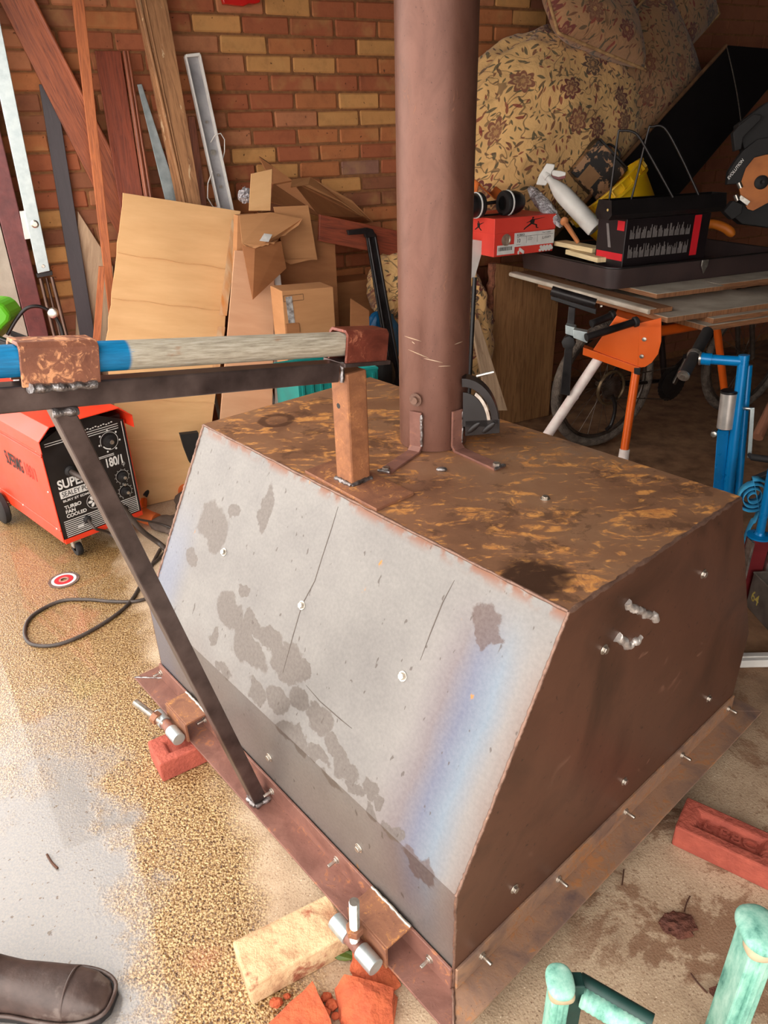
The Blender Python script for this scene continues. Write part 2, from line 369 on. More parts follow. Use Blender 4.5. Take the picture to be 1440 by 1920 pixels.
# front sheet: mill scale with heat tint along the welded edges and oily splashes
t = NT('mill_scale_sheet'); uv = t.coord('UV'); x, y, _ = t.xyz(uv); wob = t.noise(uv, 5, 5); w2 = t.noise(uv, 22, 5)
base = t.ramp(t.noise(uv, 7, 8, .65), [(.25, (112, 108, 106)), (.5, (123, 119, 116)), (.75, (132, 128, 124))])
xe = t.math('MULTIPLY_ADD', t.math('SUBTRACT', wob, .5), .05, x)
band = t.ramp(t.math('MULTIPLY', xe, 2.0), [(0, (120, 98, 88)), (.07, (128, 122, 120)), (.15, (108, 126, 144)), (.24, (86, 94, 122)), (.33, (106, 94, 100)), (.46, (132, 126, 124))])
bm_ = t.math('MULTIPLY', t.step(xe, .30, .17), t.step(y, .80, .62)); bm_ = t.math('MULTIPLY', bm_, t.step(y, .02, .2))
base = t.mix(t.math('MULTIPLY', bm_, .72), base, band)
e2 = t.math('SUBTRACT', BW, x); l2 = t.math('MULTIPLY', t.step(e2, .16, .05), t.step(y, .65, .4)); base = t.mix(t.math('MULTIPLY', l2, .55), base, (106, 116, 140))
low = t.step(t.math('MULTIPLY_ADD', t.math('SUBTRACT', wob, .5), .25, y), .34, .16); base = t.mix(t.math('MULTIPLY', low, .4), base, (112, 94, 86))
blot = None; wv = t.vadd(uv, t.vscale(t.noise(uv, 13, 6, .6, 0, 1), .09))
def front_uv(px, py):
    P = pp(px, py, b(0, 0, ZM), NF); d = P-b(0, 0, ZM); return (d.dot(BU), H0+d.dot(BV)*BS/SL+d.z*H1/SL)
SPL = [(400, 985, 36, 52), (358, 1050, 12, 18), (428, 1150, 30, 40), (398, 1195, 10, 18), (455, 1105, 10, 14), (500, 950, 12, 52), (540, 1240, 40, 36), (470, 1220, 42, 34), (520, 1310, 30, 30), (600, 1350, 32, 34), (560, 1395, 24, 26), (645, 1440, 30, 28), (665, 1485, 18, 16), (700, 1520, 16, 16), (470, 1165, 20, 20), (595, 1420, 26, 18), (440, 960, 10, 14), (505, 1195, 34, 22), (560, 1310, 26, 30), (630, 1405, 30, 24), (690, 1480, 22, 26), (740, 1560, 20, 22), (620, 1470, 26, 14), (535, 1375, 20, 24), (480, 1300, 22, 26), (415, 1255, 20, 16), (455, 1180, 16, 30), (715, 1500, 16, 10), (575, 1260, 14, 12)]
for (px, py, rx, ry) in SPL:
    cu, cv = front_uv(px, py); ax = abs(front_uv(px+rx, py)[0]-cu) or .02; ay = abs(front_uv(px, py+ry)[1]-cv) or .02
    sx, sy, _ = t.xyz(wv)
    d = t.math('ADD', t.math('POWER', t.math('DIVIDE', t.math('SUBTRACT', sx, cu+.045), ax), 2), t.math('POWER', t.math('DIVIDE', t.math('SUBTRACT', sy, cv+.045), ay), 2))
    mk = t.step(d, 1.15, .8); blot = mk if blot is None else t.math('MAXIMUM', blot, mk)
base = t.mix(t.math('MULTIPLY', blot, .82), base, (88, 78, 72))
pk = None
for (px, py, rr) in [(915, 1165, .035), (905, 1192, .022), (925, 1195, .018), (770, 1615, .03), (795, 1640, .03)]:
    cu, cv = front_uv(px, py); sx, sy, _ = t.xyz(wv)
    d = t.math('ADD', t.math('POWER', t.math('SUBTRACT', sx, cu+.045), 2), t.math('POWER', t.math('SUBTRACT', sy, cv+.045), 2)); mk = t.step(d, rr*rr, rr*rr*.6); pk = mk if pk is None else t.math('MAXIMUM', pk, mk)
base = t.mix(t.math('MULTIPLY', pk, .75), base, (78, 56, 50))
grn = t.noise(uv, 130, 3, .6); base = t.mix(.11, base, t.ramp(grn, [(.35, (86, 80, 76)), (.65, (156, 150, 144))]))
spk = t.step(t.noise(t.coord('UV', (1, .45, 1)), 60, 2), .685, .72); base = t.mix(t.math('MULTIPLY', spk, .7), base, (76, 66, 60))
org = t.step(t.noise(t.coord('UV', (1, .6, 1), loc=(3, 1, 0)), 15, 5), .70, .73); base = t.mix(org, base, (170, 116, 54))
top_e = t.step(y, H0+SL-.03, H0+SL); base = t.mix(t.math('MULTIPLY', top_e, t.step(w2, .4, .55)), base, (122, 80, 60))
front_m = t.done(base, t.math('MULTIPLY_ADD', blot, -.08, .46), .45, t.bump(t.math('ADD', w2, wob), .05, .004))
def sheet(uvw, mat, name, flip=0):                 # strip of quads down a profile with metre UVs, 3 mm thick
    m = MB(); L = 0
    for i in range(len(uvw)-1):
        (v0, z0), (v1, z1) = uvw[i], uvw[i+1]; d = math.hypot(v1-v0, z1-z0)
        q = [b(0, v0, z0), b(BW, v0, z0), b(BW, v1, z1), b(0, v1, z1)]; n_ = (q[1]-q[0]).cross(q[3]-q[0]).normalized()
        mid_ = b(BW/2, BD/2, ZM)
        if n_.dot(q[0]-mid_) < 0: n_ = -n_
        m.add(q+[p-n_*.003 for p in q], [(0, 1, 2, 3), (7, 6, 5, 4), (0, 4, 5, 1), (1, 5, 6, 2), (2, 6, 7, 3), (3, 7, 4, 0)],
              [[(0, L), (BW, L), (BW, L+d), (0, L+d)]]+[[(0, 0)]*4]*5); L += d
    return m.build(name, mat, stove)
fpan = sheet([(0, Z0), (0, ZM), (BS, ZT)], front_m, 'front_panel')
drip = M('drip_mark', (96, 84, 76), (78, 66, 60), 30, .5)
for pts_ in ([(634, 950), (622, 990), (604, 1045), (590, 1090), (566, 1135), (550, 1190), (530, 1262)], [(852, 1088), (830, 1130), (808, 1185), (788, 1238)], [(574, 1285), (600, 1315), (640, 1350), (660, 1366)]):
    P_ = [pp(x_, y_, b(0, 0, ZM), NF)+NF*.0002 for x_, y_ in pts_]; MB().tube(P_, [.0004]+[.0011]*(len(P_)-2)+[.0004], 5).build('drip_line', drip, fpan)
fpan['label'] = 'pale grey sloping sheet with oil splashes and blue heat tint'
side_m = rust('dark_brown_sheet', (70, 48, 38), (104, 70, 55), (114, 78, 61), 3.2, .62, .35, .42, bump=.1)
sheet([(BD, Z0), (BD, ZM), (BD-BS, ZT)], side_m, 'back_panel')
t = NT('rusted_top_sheet'); co = t.coord('Object'); rot = t.coord('Object', (1, 1, 1), (0, 0, -PSI))
st = t.noise(t.coord('Object', (1.0, 2.6, 1), (0, 0, -PSI+.4)), 7, 9, .7, 1.6); n1 = t.noise(co, 3.4, 6, .6); n3 = t.noise(co, 34, 6, .7, 1)
cc = t.ramp(n1, [(.28, (112, 78, 60)), (.45, (154, 112, 84)), (.62, (166, 126, 96)), (.8, (146, 136, 130))])
om = t.step(t.math('MULTIPLY_ADD', st, .75, t.math('MULTIPLY', n3, .3)), .53, .62); cc = t.mix(t.math('MULTIPLY', om, .8), cc, t.ramp(n3, [(.35, (172, 104, 52)), (.65, (226, 160, 84))]))
dk = t.step(t.noise(t.coord('Object', loc=(5, 2, 0)), 11, 8, .7), .56, .62); cc = t.mix(t.math('MULTIPLY', dk, .45), cc, (76, 54, 44))
rg_ = t.n('VectorMath'); rg_.operation = 'DISTANCE'; t.t.links.new(t.vadd(co, t.vscale(t.noise(co, 14, 4, .6, 0, 1), .03)), rg_.inputs[0]); rg_.inputs[1].default_value = pz(518, 790, ZT)-stove.location+V((.015, .015, .015))
cc = t.mix(t.math('MULTIPLY', t.step(t.math('ABSOLUTE', t.math('SUBTRACT', rg_.outputs['Value'], .042)), .014, .006), .7), cc, (74, 48, 38))
P_ = pz(1005, 1085, ZT)-stove.location; px_ = t.n('VectorMath'); px_.operation = 'DISTANCE'; t.t.links.new(t.vadd(co, t.vscale(t.noise(co, 8, 4, .6, 0, 1), .1)), px_.inputs[0]); px_.inputs[1].default_value = P_+V((.05, .05, .05))
cc = t.mix(t.math('MULTIPLY', t.step(px_.outputs['Value'], .085, .05), .85), cc, (52, 34, 28))
top_m = t.done(cc, t.math('MULTIPLY_ADD', om, .2, .42), t.math('MULTIPLY_ADD', om, -.3, .4), t.bump(t.math('ADD', n3, om), .15, .003))
MB().slab([b(0, BS, ZT), b(BW, BS, ZT), b(BW, BD-BS, ZT), b(0, BD-BS, ZT)], UP*.003).build('top_panel', top_m, stove)['label'] = 'flat rusty top sheet streaked with orange'
for u0, s_ in ((0, -1), (BW, 1)):
    MB().prism([b(u0, 0, Z0), b(u0, BD, Z0), b(u0, BD, ZM), b(u0, BD-BS, ZT), b(u0, BS, ZT), b(u0, 0, ZM)], BU*(s_*.003)).build('side_panel', side_m, stove)
# angle-iron skirt, mitred at the corners
def angle(a0, a1, out, mat):
    e = (a1-a0).normalized()
    m = MB()
    m.hexa([a0+UP*Z0, a1+UP*Z0, a1+out*WF+e*WF+UP*Z0, a0+out*WF-e*WF+UP*Z0, a0+UP*(Z0-.006), a1+UP*(Z0-.006), a1+out*WF+e*WF+UP*(Z0-.006), a0+out*WF-e*WF+UP*(Z0-.006)])
    m.hexa([a0+UP*Z0+out*.003, a1+UP*Z0+out*.003, a1+UP*(Z0+HL)+out*.003, a0+UP*(Z0+HL)+out*.003, a0+UP*Z0+out*.009, a1+UP*Z0+out*.009, a1+UP*(Z0+HL)+out*.009, a0+UP*(Z0+HL)+out*.009])
    return m.build('skirt_angle', mat, stove, .0015)
C0, C1, C2, C3 = b(0, 0, 0), b(BW, 0, 0), b(BW, BD, 0), b(0, BD, 0)
angle(C0, C1, -BV, MT['flange'])['label'] = 'reddish rusted angle iron along the sloping front'
angle(C3, C0, -BU, MT['flange_r'])['label'] = 'brown angle iron with bluish scale along the dark side'
angle(C1, C2, BU, MT['flange']); angle(C2, C3, BV, MT['flange_r'])
# weld beads
def bead(a, c, r=.004, name='weld_bead', mat=None, parent=None, step=.006):
    n = max(3, int((c-a).length/step)); pr = random.Random(n)
    P = [a.lerp(c, i/n)+V((pr.uniform(-1, 1), pr.uniform(-1, 1), pr.uniform(-1, 1)))*r*.22 for i in range(n+1)]
    return MB().tube(P, [r*pr.uniform(.75, 1.25) for _ in P], 7).build(name, mat or MT['weld'], parent or stove, 0, 60)
wr = rust('brown_weld', (96, 70, 60), (132, 102, 88), (168, 130, 104), 40, .6, .5, .4)
bead(b(0, 0, Z0), b(0, 0, ZM), .0032, mat=wr); bead(b(0, 0, ZM), b(0, BS, ZT), .0032, mat=wr); bead(b(0, BS, ZT), b(BW, BS, ZT), .0034, mat=wr, step=.02)
bead(b(0, BS, ZT), b(0, BD-BS, ZT), .0045, mat=wr, step=.012); bead(b(BW, 0, ZM), b(BW, BS, ZT), .004, mat=wr); bead(b(-WF, -WF, Z0), b(0, 0, Z0), .0035, mat=wr); bead(b(BW+WF, -WF, Z0), b(BW, 0, Z0), .003)
# hexagon bolts
m = MB(); hexp = lambda r, z: [(r*math.cos(a*math.pi/3), r*math.sin(a*math.pi/3), z) for a in range(6)]
m.prism([V(p) for p in hexp(.0075, 0)], UP*.005).cyl((0, 0, .005), (0, 0, .024), .004, n=10).lathe((0, 0, -.001), UP, [(0, 0), (.010, 0), (.010, .0014), (0, .0014)], 12)
bolt0 = m.build('bolt', MT['zinc'], None, .0008, 40)
bolt_s = MB().prism([V(p) for p in hexp(.0075, 0)], UP*.006).lathe((0, 0, -.001), UP, [(0, 0), (.011, 0), (.011, .0014), (0, .0014)], 12).build('bolt', MT['zinc'], None, .0008, 40)
for u in (BW-.005, .93*BW/1.2, .60, .345, .055): inst(bolt0, stove, b(u, -.009, Z0+.028), -BV)
for v in (.07, .31, .565, .82, 1.065): inst(bolt0, stove, b(-.009, v, Z0+.03), -BU)
for px, py in [(420, 1035), (566, 1135), (755, 1268)]: inst(bolt_s, stove, pp(px, py, b(0, 0, ZM), NF)+NF*.001, NF)
for px, py in [(505, 1420), (673, 1590)]: inst(bolt_s, stove, pp(px, py, b(0, 0, 0), BV)-BV*.001, -BV)
for px, py in [(1130, 1216), (1168, 1463), (962, 1664), (1316, 1075), (1326, 1308)]: inst(bolt_s, stove, pp(px, py, b(0, 0, 0), BU)-BU*.004, -BU)
for px, py in [(1022, 937)]: inst(bolt_s, stove, pz(px, py, ZT)+UP*.003, UP)
bpy.data.objects.remove(bolt0); bpy.data.objects.remove(bolt_s)
# two short weld patches on the dark side
for pts in ([(1172, 1130), (1200, 1146), (1230, 1158)], [(1152, 1192), (1175, 1210), (1200, 1192)]):
    Q = [pp(x_, y_, b(0, 0, 0), BU)-BU*.004 for x_, y_ in pts]; P = []
    for i in range(2): P += [Q[i].lerp(Q[i+1], k/12) for k in range(12)]
    P = [p+UP*rnd.uniform(-.004, .004) for p in P]
    MB().tube(P, [rnd.uniform(.004, .010) for _ in P], 8).build('weld_patch', M('bright_weld', (224, 216, 210), (150, 140, 134), 60, .4, .5, .5, 120), stove, 0, 60)
# flue pipe with brackets
PC = pz(812, 826, ZT); PR = .084
prof = [(PR, 0), (PR, 1.30), (PR-.005, 1.30), (PR-.005, .02)]
m = MB().tube([PC+UP*(.004+z) for z in [i*.06 for i in range(22)]], PR, 40, caps=False); m.tube([PC+UP*.01, PC+UP*1.264], PR-.005, 40, caps=False)
flue = m.build('flue_pipe', MT['pipe'], stove, 0, 40); flue['label'] = 'brown steel flue pipe with pale scratches'
scm = M('bright_scratch', (214, 186, 160), (190, 160, 136), 30, .4, .6, 0)
for a_, b_ in [((758, 630), (790, 640)), ((765, 655), (805, 672)), ((795, 672), (830, 680)), ((822, 687), (845, 686)), ((852, 646), (868, 640)), ((772, 640), (778, 645))]:
    def onp(x_, y_):
        d = ray(x_, y_); A = d.x**2+d.y**2; e_ = CAM-PC; B_ = 2*(d.x*e_.x+d.y*e_.y); Cc = e_.x**2+e_.y**2-(PR+.0006)**2; D_ = max(B_*B_-4*A*Cc, 0)
        return CAM+d*((-B_-math.sqrt(D_))/(2*A))
    P = [onp(a_[0]+(b_[0]-a_[0])*k/6, a_[1]+(b_[1]-a_[1])*k/6) for k in range(7)]
    MB().tube(P, [.0002, .0009, .0012, .0013, .0012, .0008, .0002], 5).build('scratch', scm, flue)
def bracket(px, foot):
    P = pz(*px, ZT); d = (P-PC); d.z = 0; d.normalize(); base = PC+d*PR
    e = pz(*foot, ZT); e = V((e.x, e.y, ZT+.003)); sd = d.cross(UP)*.016
    m = MB(); p0 = base+UP*.003
    L = max((e-base).dot(d), .05)
    prof = [(0.002, .105), (.008, .105), (.008, .018), (.018, .009), (L, .009), (L, .003), (.012, .003), (.002, .014)]
    m.prism([base-sd+d*a_+UP*h_ for a_, h_ in prof], sd*2)
    m.build('pipe_bracket', MT['flange'], stove, .001)
    q = base+d*(L-.01)+UP*.009
    MB().prism([q+V(p) for p in hexp(.009, 0)], UP*.007).build('nut', MT['zinc'], stove)
    bead(q-sd+d*.01, q+sd+d*.01, .004)
    return base, d, sd
B1 = bracket((735, 880), (718, 890)); B2 = bracket((905, 868), (932, 884))
q = B1[0]+B1[1]*.004+UP*.135
MB().lathe(q, B1[1], [(0, 0), (.016, 0), (.016, .003), (.009, .003), (.009, .011), (0, .011)], 16).build('washer_bolt', wr, stove, 0, 30)
bead(B2[0]-B2[2]+UP*.10+B2[1]*.006, B2[0]-B2[2]+UP*.02+B2[1]*.006, .004); bead(B1[0]+B1[2]*-1+UP*.10+B1[1]*.006, B1[0]-B1[2]+UP*.02+B1[1]*.006, .004)
sp_ = pz(828, 880, ZT+.006); MB().blob(sp_, (.013, 0, 0), (0, .008, 0), (0, 0, .006)).build('weld_blob', MT['weld'], stove, 0, 60)
# damper quadrant behind the flue
DP = pz(906, 812, ZT+.05); DP = V((DP.x, DP.y, 0)); dn = facing(DP); g = lambda x_, y_: pp(x_, y_, DP, dn)
arc = lambda cx, cy, rx, ry, a0, a1, n=14: [(cx+rx*math.cos(math.radians(a0+(a1-a0)*k/n)), cy-ry*math.sin(math.radians(a0+(a1-a0)*k/n))) for k in range(n+1)]
op = arc(868, 800, 68, 90, -4, 92); ip = arc(868, 798, 54, 72, 92, -4)
MB().prism([g(*p) for p in op+ip], -dn*.04).build('damper_quadrant', MT['blackmetal'], stove, .001)
MB().prism([g(*p) for p in arc(868, 800, 46, 64, 0, 90)+[(868, 800)]], -dn*.003).build('damper_plate', MT['black'], stove)
MB().prism([g(*p) for p in arc(868, 798, 52, 70, 8, 62)+arc(868, 798, 46, 64, 62, 8)], -dn*.006).build('damper_slot_edge', MT['zinc'], stove)
m = MB().prism([g(872, 789), g(937, 786), g(937, 812), g(872, 818)], -dn*.045); dbase = m.build('damper_base', MT['blackmetal'], stove, .001)
for cx in (888, 916): MB().blob(g(cx, 802)+dn*.001, (g(cx+12, 792)-g(cx, 802)), (g(cx-3, 798)-g(cx, 802)), dn*.003).build('tread_lug', MT['blackmetal'], dbase, 0, 60)
MB().cyl(g(893, 710)-dn*.02, g(926, 702)-dn*.02, .004).build('damper_lever', MT['zinc'], stove)
# lever post, plate, lever bar and cups
UQ = .636*K
pv0, pv1 = .29, .345; pa = pz(632, 905, ZT); pb = pz(660, 919, ZT); pc_ = pz(695, 907, ZT)
pl = [pz(572, 889, ZT), pz(706, 962, ZT), pz(776, 931, ZT)]; pl.append(pl[0]+pl[2]-pl[1])
MB().slab([p+UP*.003 for p in pl], UP*.007).build('post_plate', MT['lug'], stove, .001)
pctr = b((pb-BP).dot(BU)+.0275, (pb-BP).dot(BV)+.0275, 0); PUu = (pctr-BP).dot(BU); PVv = (pctr-BP).dot(BV)
ax = b(PUu, 0, 0)                                             # plane in which the lever lies
lv = lambda x_, y_: pp(x_, y_, ax, BU)
ztop = lv(660, 690).z
MB().box(pctr+UP*((ZT+.01+ztop)/2), BU*.0275, BV*.0275, UP*((ztop-ZT-.01)/2)).build('post', MT['post'], stove, .005)
MB().cyl(pctr-BV*.0277+UP*(ztop-.075)+BU*.005, pctr-BV*.027+UP*(ztop-.075)+BU*.005, .006).build('bolt_hole', MT['black'], stove)
for a_, c_ in ((( -1, -1), (1, -1)), ((-1, -1), (-1, 1))): bead(pctr+BU*a_[0]*.0275*1+BV*a_[1]*.029+UP*(ZT+.012), pctr+BU*c_[0]*.0275+BV*c_[1]*.029+UP*(ZT+.012), .006)
pa0, pa1 = lv(636, 645), lv(20, 677)                             # pole axis
PD = (pa1-pa0).normalized(); pn = PD.cross(BU).normalized()
if pn.z < 0: pn = -pn
PRAD = .0242
cupc = lambda v_: pa0+PD*((v_-(pa0-BP).dot(BV))/PD.dot(BV))
c_l = cupc(-.265); c_r = cupc(PVv+.03)
def cup(c, half, mat, name):
    m = MB(); w_ = .031; t_ = .006; hb = -.034
    pr_ = [(-w_, hb), (-w_, w_-.008), (-w_+.008, w_), (w_-.008, w_), (w_, w_-.008), (w_, hb), (w_-t_, hb), (w_-t_, w_-.011), (w_-.011, w_-t_), (-w_+.011, w_-t_), (-w_+t_, w_-.011), (-w_+t_, hb)]
    m.prism([c-PD*half+BU*x_+pn*y_ for x_, y_ in pr_], PD*half*2)
    return m.build(name, mat, stove, .001)
cup(c_l, .058, MT['cup'], 'pole_cup')['label'] = 'flaky rust-orange steel cup over the blue pole'
cup(c_r, .055, MT['cup_red'], 'pole_cup')['label'] = 'red-brown steel cup on top of the post'
MB().box(c_r-pn*.037, PD*.062, BU*.036, pn*.004).build('cup_plate', MT['strut'], stove, .001)
bar0 = cupc(PVv-.03)-pn*.054; bar1 = cupc(-.75)-pn*.054
MB().box((bar0+bar1)/2, (bar1-bar0)/2, BU*.02, pn*.02).build('lever_bar', MT['strut'], stove, .003)
bead(c_l-BU*-.031-pn*.036-PD*.05, c_l+BU*.031-pn*.036+PD*.05, .006); bead(c_l-BU*.033-pn*.036-PD*.05, c_l-BU*.033-pn*.036+PD*.05, .007)
bead(bar0-BU*.021+pn*.02-PD*.005, bar0-BU*.021-pn*.02-PD*.005, .005); MB().box(c_r+PD*-.058-pn*.004, PD*.004, BU*.018, pn*.02).build('cup_tab', MT['zinc'], stove, .001)
# diagonal strut
s_top = lv(112, 765); s_bot = b(PUu, -.035, Z0)
sd_ = (s_top-s_bot).normalized(); sn = sd_.cross(BU).normalized()
s_top = s_top+sd_*.01
MB().box((s_top+s_bot)/2, (s_top-s_bot)/2, BU*.0165, sn*.0165).build('strut', MT['strut'], stove, .002)
for s_ in (-1, 1): bead(s_bot+BU*s_*.02-BV*.02+UP*.004, s_bot+BU*s_*.02+BV*.02+UP*.004, .006)
bead(s_bot-BU*.018-BV*.02+UP*.004, s_bot+BU*.018-BV*.02+UP*.004, .006); bead(s_top-sd_*.012-BU*.02+PD*.02, s_top-sd_*.012-BU*.02-PD*.02, .007)
# hinge lugs with threaded eye bolts
def hinge(u, rod_dir, rod_len):
    m = MB(); L = .058; zt_ = Z0+HL+.004
    m.box(b(u, -.04, zt_), BU*L, BV*.031, UP*.003); m.box(b(u, -.072, zt_-.029), BU*L, BV*.003, UP*.03)
    lug = m.build('hinge_lug', MT['lug'], stove, .001)
    bead(b(u-L, -.010, zt_+.003), b(u+L, -.010, zt_+.003), .004, mat=MT['zinc'], parent=lug)
    hc = b(u+.012, -.095, Z0+.025)
    for s_ in (-1, 1): MB().cyl(hc+BU*s_*.018, hc+BU*s_*.064, .0175, n=24).build('hinge_barrel', MT['galv'], lug, .001, 40)
    MB().cyl(hc-BU*.018, hc+BU*.018, .014, n=20).build('hinge_eye', MT['flange'], lug, 0, 40)
    rd = rod_dir.normalized(); n_ = int(rod_len/.0015); P = [hc+rd*(rod_len*k/n_) for k in range(n_+1)]
    MB().tube(P, [.0095+(.0008 if k % 2 else -.0004) for k in range(n_+1)], 14).build('threaded_rod', MT['zinc'], lug, 0, 20)
    x_ = rd.orthogonal().normalized(); y_ = rd.cross(x_)
    nb = hc+rd*.038; MB().prism([nb+x_*.0175*math.cos(a*math.pi/3)+y_*.0175*math.sin(a*math.pi/3) for a in range(6)], rd*.018).build('nut', MT['lug'], lug, .001)
hinge(.165, UP+BU*-.05, .135)
hinge(.965, BU*1.0-BV*.28+UP*.22, .13)
# the loose painted pole lying in the cups
t = NT('worn_blue_pole'); co = t.coord('UV'); x, y, _ = t.xyz(co); gr = t.noise(t.coord('UV', (30, 2.2, 1)), 8, 7, .7); gg = t.noise(t.coord('UV', (6, 2, 1)), 6, 5)
bare = t.ramp(gr, [(.25, (110, 98, 84)), (.5, (170, 160, 142)), (.75, (206, 198, 184))]); bare = t.mix(t.step(gg, .6, .75), bare, (150, 104, 70))
e0 = cupc(PVv+.08); lim = (lv(235, 665)-e0).length
worn = t.step(t.math('ADD', gr, t.math('MULTIPLY', t.step(y, lim+.01, lim), .35)), .70, .76)
chip = t.math('MULTIPLY', t.step(y, lim-.16, lim-.05), t.step(gr, .62, .66)); 
pm = t.math('MAXIMUM', t.math('MULTIPLY', t.step(y, lim-.004, lim+.004), t.step(gr, .72, .66)), t.math('MULTIPLY', chip, .8))
pole_m = t.done(t.mix(pm, bare, t.ramp(gr, [(.3, (0, 88, 132)), (.6, (4, 120, 172))])), .5, 0, t.bump(gr, .3, .003))
e0 = cupc(PVv+.08); e1 = cupc(-.85); NS = 40
solo(MB().tube([e0.lerp(e1, k/NS) for k in range(NS+1)], PRAD, 28), 'lever_pole', pole_m, 'worn grey pole with blue painted end, lying in the steel cups', 'pole', smooth=50)
# ------------------------------------------------------------------ timber and metal leaning on the brick wall
WDS = {'red': wood('red_brown_timber', (158, 84, 50), (112, 56, 36), 6, .5, (176, 128, 100), .68),
       'dkred': wood('dark_red_timber', (138, 66, 42), (98, 44, 30), 6, .48, (160, 112, 88), .72),
       'orange': wood('orange_timber', (184, 104, 58), (142, 74, 42), 6, .55),
       'weath': wood('weathered_timber', (166, 118, 78), (118, 78, 48), 5, .7, (200, 168, 130), .6),
       'beige': wood('pale_board', (190, 160, 130), (162, 130, 102), 4, .8, (150, 118, 92), .62),
       'copper': wood('copper_brown_timber', (150, 84, 56), (96, 50, 36), 5, .38)}
MT['slate'] = M('slate_grey_board', (78, 70, 74), (62, 55, 59), 12, .5, 0, .15, 120, stretch=(1, 1, .2))
def lean(q, ot, ob, floor=True):
    TL, TR, BR, BL = q
    a = [pw(*TL, ot), pw(*TR, ot), pw(*BR, ob), pw(*BL, ob)]
    if floor:
        for i, j in ((0, 3), (1, 2)):
            d = a[j]-a[i]
            if d.z < -.05: k = (a[i].z-.004)/-d.z; a[j] = a[i]+d*k
    return a
def fit_off(a):                                   # keep the back of a leaning piece clear of the wall
    return a
def plank(name, label, q, ot, ob, th, mat, floor=True, group=None, cat='plank', ridges=(), rmat=None, bevel=.002):
    a = lean(q, ot, ob, floor)
    tv = WN*th
    if not ridges:
        return solo(MB().slab(a, tv), name, mat, label, cat, group, bevel)
    t_ = thing(name, label, cat, ((a[2]+a[3])/2), group)
    MB().slab(a, tv).build('board', mat, t_, bevel)
    for f, r in ridges:
        p0, p1 = a[0].lerp(a[1], f), a[3].lerp(a[2], f); MB().tube([p0, p1], r, 10).build('moulding', rmat or mat, t_, 0, 50)
    return t_
G = 'timber and offcuts leaning on the brick wall'
plank('slate_board', 'slate-grey board leaning on the wall beside the maroon door jamb', [(73, 158), (103, 158), (178, 630), (150, 630)], .018, .06, .012, MT['slate'], group=G)
plank('skirting_board', 'wide red-brown skirting board leaning diagonally with a moulded edge', [(-14, -25), (50, -25), (201, 400), (268, 400)][0:2]+[(268, 400), (201, 400)], .060, .061, .02, WDS['red'], True, G, ridges=((.99, .009), (.93, .005)))
plank('timber_batten', 'narrow orange-brown batten crossing in front of the diagonal skirting board', [(133, -20), (156, -20), (210, 500), (194, 500)], .115, .21, .018, WDS['orange'], True, G)
plank('skirting_board', 'short dark red skirting board, square-topped, left of the thin grey strip', [(178, 95), (226, 95), (268, 366), (222, 366)], .03, .14, .018, WDS['dkred'], True, G)
plank('moulding_strip', 'rounded copper-brown timber moulding against the short dark red skirting board', [(230, 96), (243, 96), (286, 366), (270, 366)], .055, .175, .012, WDS['copper'], True, G, ridges=((.3, .008), (.75, .006)))
plank('metal_shelf_strip', 'thin pale grey metal strip with a pointed top and keyhole slot', [(257, 158), (266, 157), (338, 380), (311, 380)], .02, .07, .004, MT['galv'], True, G, cat='strip')
plank('weathered_board', 'tall weathered board with peeling face left of the white light fitting', [(249, -20), (310, -20), (364, 366), (340, 366)], .08, .15, .02, WDS['weath'], True, G, ridges=((.12, .008), (.3, .004)))
plank('timber_strip', 'short brown timber strip left of the white light fitting', [(353, 218), (366, 218), (388, 385), (366, 385)], .022, .05, .010, WDS['copper'], True, G)
plank('pale_board', 'pale scuffed board low behind the slate-grey board and the large cardboard', [(146, 396), (212, 500), (215, 640), (142, 640)], .022, .024, .012, WDS['beige'], True, G)
k_ = pw(306, 331, .095)
# white fluorescent light fitting
a = lean([(346, 106), (372, 103), (434, 392), (409, 390)], .06, .095); t_ = thing('light_fitting', 'open white fluorescent light fitting leaning on the brick wall', 'light fitting', (a[2]+a[3])/2)
MB().slab(a, WN*.004).build('tray', M('grey_tray', (172, 170, 172), (140, 138, 142), 14, .4, .2, .05), t_)
for f in (0, 1):
    p = [a[0].lerp(a[1], f), a[3].lerp(a[2], f)]; MB().box((p[0]+p[1])/2-WN*.012, (p[1]-p[0])/2, (a[1]-a[0]).normalized()*.004, WN*.016).build('side_rail', MT['white'], t_, .001)
MB().box((a[0]+a[1])/2-WN*.014, (a[1]-a[0])/2, UP*.006, WN*.018).build('end_cap', MT['white'], t_, .002)
al = lambda f, s_=.5, o_=.006: a[0].lerp(a[1], s_).lerp(a[3].lerp(a[2], s_), f)-WN*o_
hid = lambda y_: y_
def seg(y_): return al((pw(400, y_, .1).z-a[0].z)/(a[3].z-a[0].z))
for y_, r_ in ((230, .006), (287, .012), (330, .005), (352, .007)): MB().cyl(seg(y_), seg(y_)-WN*.01, r_, n=12).build('terminal', MT['zinc'], t_)
c0 = seg(268); MB().tube([c0+WT*x_+UP*y_-WN*z_ for x_, y_, z_ in ((0, 0, 0), (.02, .03, .02), (.045, .035, .02), (.06, .01, .02), (.055, -.04, .015), (.045, -.07, .005))], .0025, 8).build('cable', MT['white'], t_, 0, 60)
c0 = seg(335); MB().tube([c0+WT*x_+UP*y_-WN*z_ for x_, y_, z_ in ((-.03, .03, .02), (-.06, -.02, .03), (-.07, -.08, .03), (-.05, -.12, .03), (0, -.13, .01))], .0025, 8).build('cable', MT['white'], t_, 0, 60)
